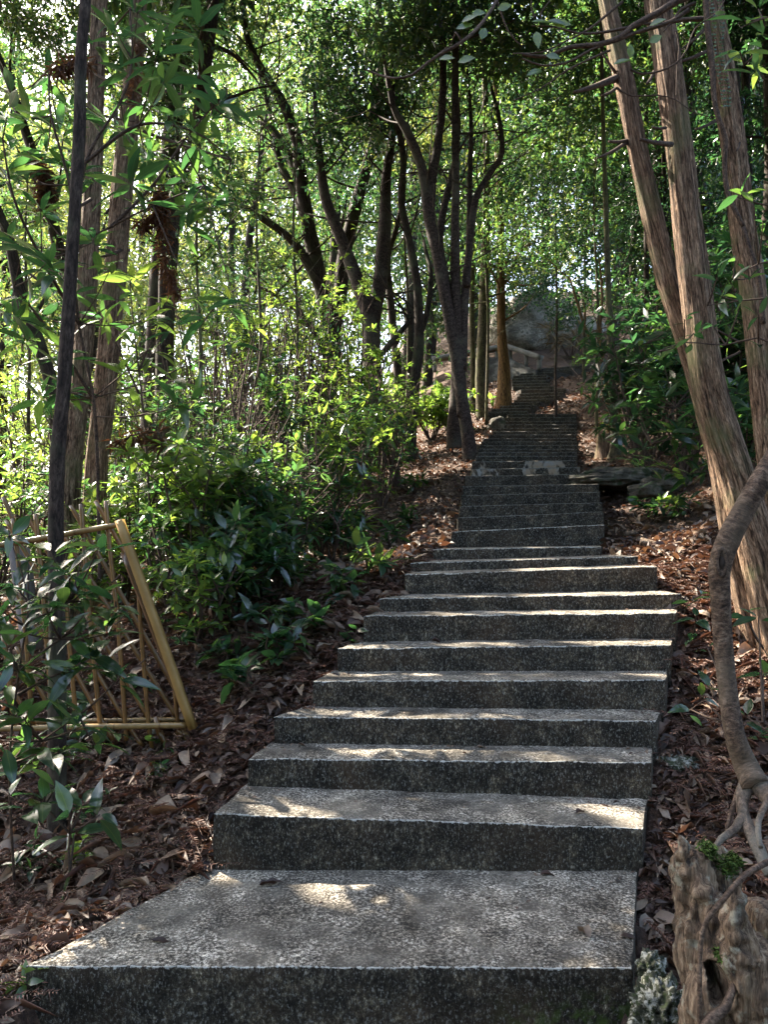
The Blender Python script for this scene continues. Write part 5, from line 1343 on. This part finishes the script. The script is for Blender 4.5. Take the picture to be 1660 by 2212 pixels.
tag(link('needle_litter', me, M['needle']), 'rusty cedar needle sprays strewn over the ground', 'needle litter', kind='stuff')
# fallen sticks: one mass
mb = MB()
for (x, y) in scatter(260, (-4, 4, 1.4, 9), rng):
    a = rng.uniform(0, 6.28); l = rng.uniform(.08, .4); b1 = Vector((x, y, ground(x, y) + .02)); e = b1 + Vector((math.cos(a) * l, math.sin(a) * l, 0))
    xl = np.interp(e.y, _d, _xl); xr = np.interp(e.y, _d, _xr)
    if xl - .02 < e.x < xr + .02: continue
    e.z = ground(e.x, e.y) + .02
    mb.tube([b1, b1.lerp(e, .5) + Vector((rng.normal(0, .02), 0, .012)), e], [rng.uniform(.0015, .004), .0012], 5, cap=False)
tag(mb.build('fallen_sticks', M['twig']), 'thin dead sticks scattered through the litter', 'sticks', kind='stuff')
# ground cover seedlings mass under the thicket
rng = np.random.default_rng(90)
pl = [(x, y) for x, y in scatter(900, (-6, 7, 3.2, 15), rng) if (x < np.interp(y, _d, _xl) - .45 - .08 * y) or (x > np.interp(y, _d, _xr) + 1.4)]
cs = [(x, y, ground(x, y) + rng.uniform(.03, .22)) for x, y in pl]
p, d_, l = whorls(cs, rng, .09, .03, (4, 8))
tag(link('ground_cover', leaf_mesh('ground_cover', LEAF_HI, p, d_, l, l * .35, rng, .35, .4), M['leaf_gloss']), 'low green seedlings carpeting the floor under the shrubs', 'ground cover', kind='stuff')

rng = np.random.default_rng(12); pp = []
for i in range(11):
    a_, b_ = FL1[i], FL1[i + 1]
    for _ in range(34):
        t = rng.uniform() if rng.uniform() < .6 else rng.choice([rng.uniform(.0, .1), rng.uniform(.92, 1)])
        v_ = rng.uniform(.15, .97) ** (.5)
        d_ = a_[0] + (b_[0] - a_[0]) * v_
        x_ = ((a_[1] * (1 - t) + a_[3] * t) - 830) / F * a_[0] * (1 - v_) + ((b_[1] * (1 - t) + b_[3] * t) - 830) / F * b_[0] * v_
        z_ = (HZ - (a_[2] * (1 - t) + a_[4] * t)) / F * a_[0] + EYE
        pp.append((x_, d_, z_ + .006))
n = len(pp); a = rng.uniform(0, 6.28, n)
me = leaf_mesh('step_debris', LEAF_HI, np.array(pp), np.stack([np.cos(a), np.sin(a), rng.normal(.05, .12, n)], 1), rng.gamma(3, .005, n).clip(.006, .04), rng.uniform(.003, .010, n), rng, .3, .2, curl=.8, var=rng.uniform(0, .8, n))
tag(link('step_debris', me, M['litter']), 'leaf crumbs and grit lying on the treads', 'debris', kind='stuff')
# ---- single leaves lying on the steps
def on_step(px, py):
    for i in range(len(FL1)):
        s = FL1[i]; z = (HZ - (s[2] + s[4]) / 2) / F * s[0]
        d = (HZ - py) / F
        if abs(d) < 1e-4: continue
        dd = z / d
        nd_ = FL1[i + 1][0] if i + 1 < len(FL1) else 7.2
        if s[0] - .02 <= dd <= nd_:
            t = (px - s[1]) / (s[3] - s[1]); zz_ = (HZ - (s[2] * (1 - t) + s[4] * t)) / F * s[0]
            dd = max(s[0] + .03, min(nd_ - .03, zz_ / d))
            return Vector(((px - 830) / F * dd, dd, EYE + zz_ + .008))
    return None
rng = np.random.default_rng(4)
for (px, py, L, W, v, a, lb) in [(560, 1918, .06, .018, .0, .3, 'dark curled leaf lying left of centre on the lowest tread'), (325, 2038, .045, .015, .0, .2, 'small dark leaf near the front left of the lowest tread'),
                                 (1168, 1893, .04, .02, .15, .1, 'brown leaf at the back right of the lowest tread'), (1275, 2035, .05, .024, .95, 1.8, 'pale cream leaf near the front right of the lowest tread'),
                                 (1340, 2028, .035, .016, .05, 0, 'tiny dark red leaf right of the cream leaf'), (1245, 1762, .03, .016, .1, .5, 'small brown leaf on the second tread'),
                                 (1355, 1778, .05, .016, .6, -.1, 'pinkish leaf at the right end of the second tread'), (642, 1612, .03, .02, .5, 0, 'crumpled leaf at the left end of the third tread'),
                                 (1030, 1612, .035, .018, .8, .2, 'small leaf in the middle of the third tread'), (930, 1388, .05, .02, .1, 0, 'dark leaf on the left half of the sixth tread'), (1135, 1388, .04, .02, .4, 0, 'small leaf on the middle of the sixth tread'),
                                 (1010, 1319, .04, .03, .8, .6, 'round tan leaf standing at the foot of a middle riser'), (1200, 1277, .05, .018, .6, .5, 'brown leaf at the right of an upper tread'), (1325, 1605, .03, .02, .3, .5, 'brown leaf near the right end of the third tread')]:
    q = on_step(px, py)
    if q is None: continue
    me = leaf_mesh('fallen_leaf', LEAF_HI, [(0, 0, 0)], [(math.cos(a), math.sin(a) * .8, .18)], L * 1.25, W * 1.3, rng, .4, .15, curl=.8, var=[v])
    o = link('fallen_leaf', me, M['litter']); o.location = q; tag(o, lb, 'leaf')
q = on_step(1312, 1384)
if q:
    me = leaf_mesh('red_scrap', LEAF_HI, [(0, 0, 0)], [(.8, -.5, .1)], .035, .014, rng, .3, .1); o = link('red_scrap', me, M['red']); o.location = q; tag(o, 'small bright red scrap on the right of a middle tread', 'scrap')
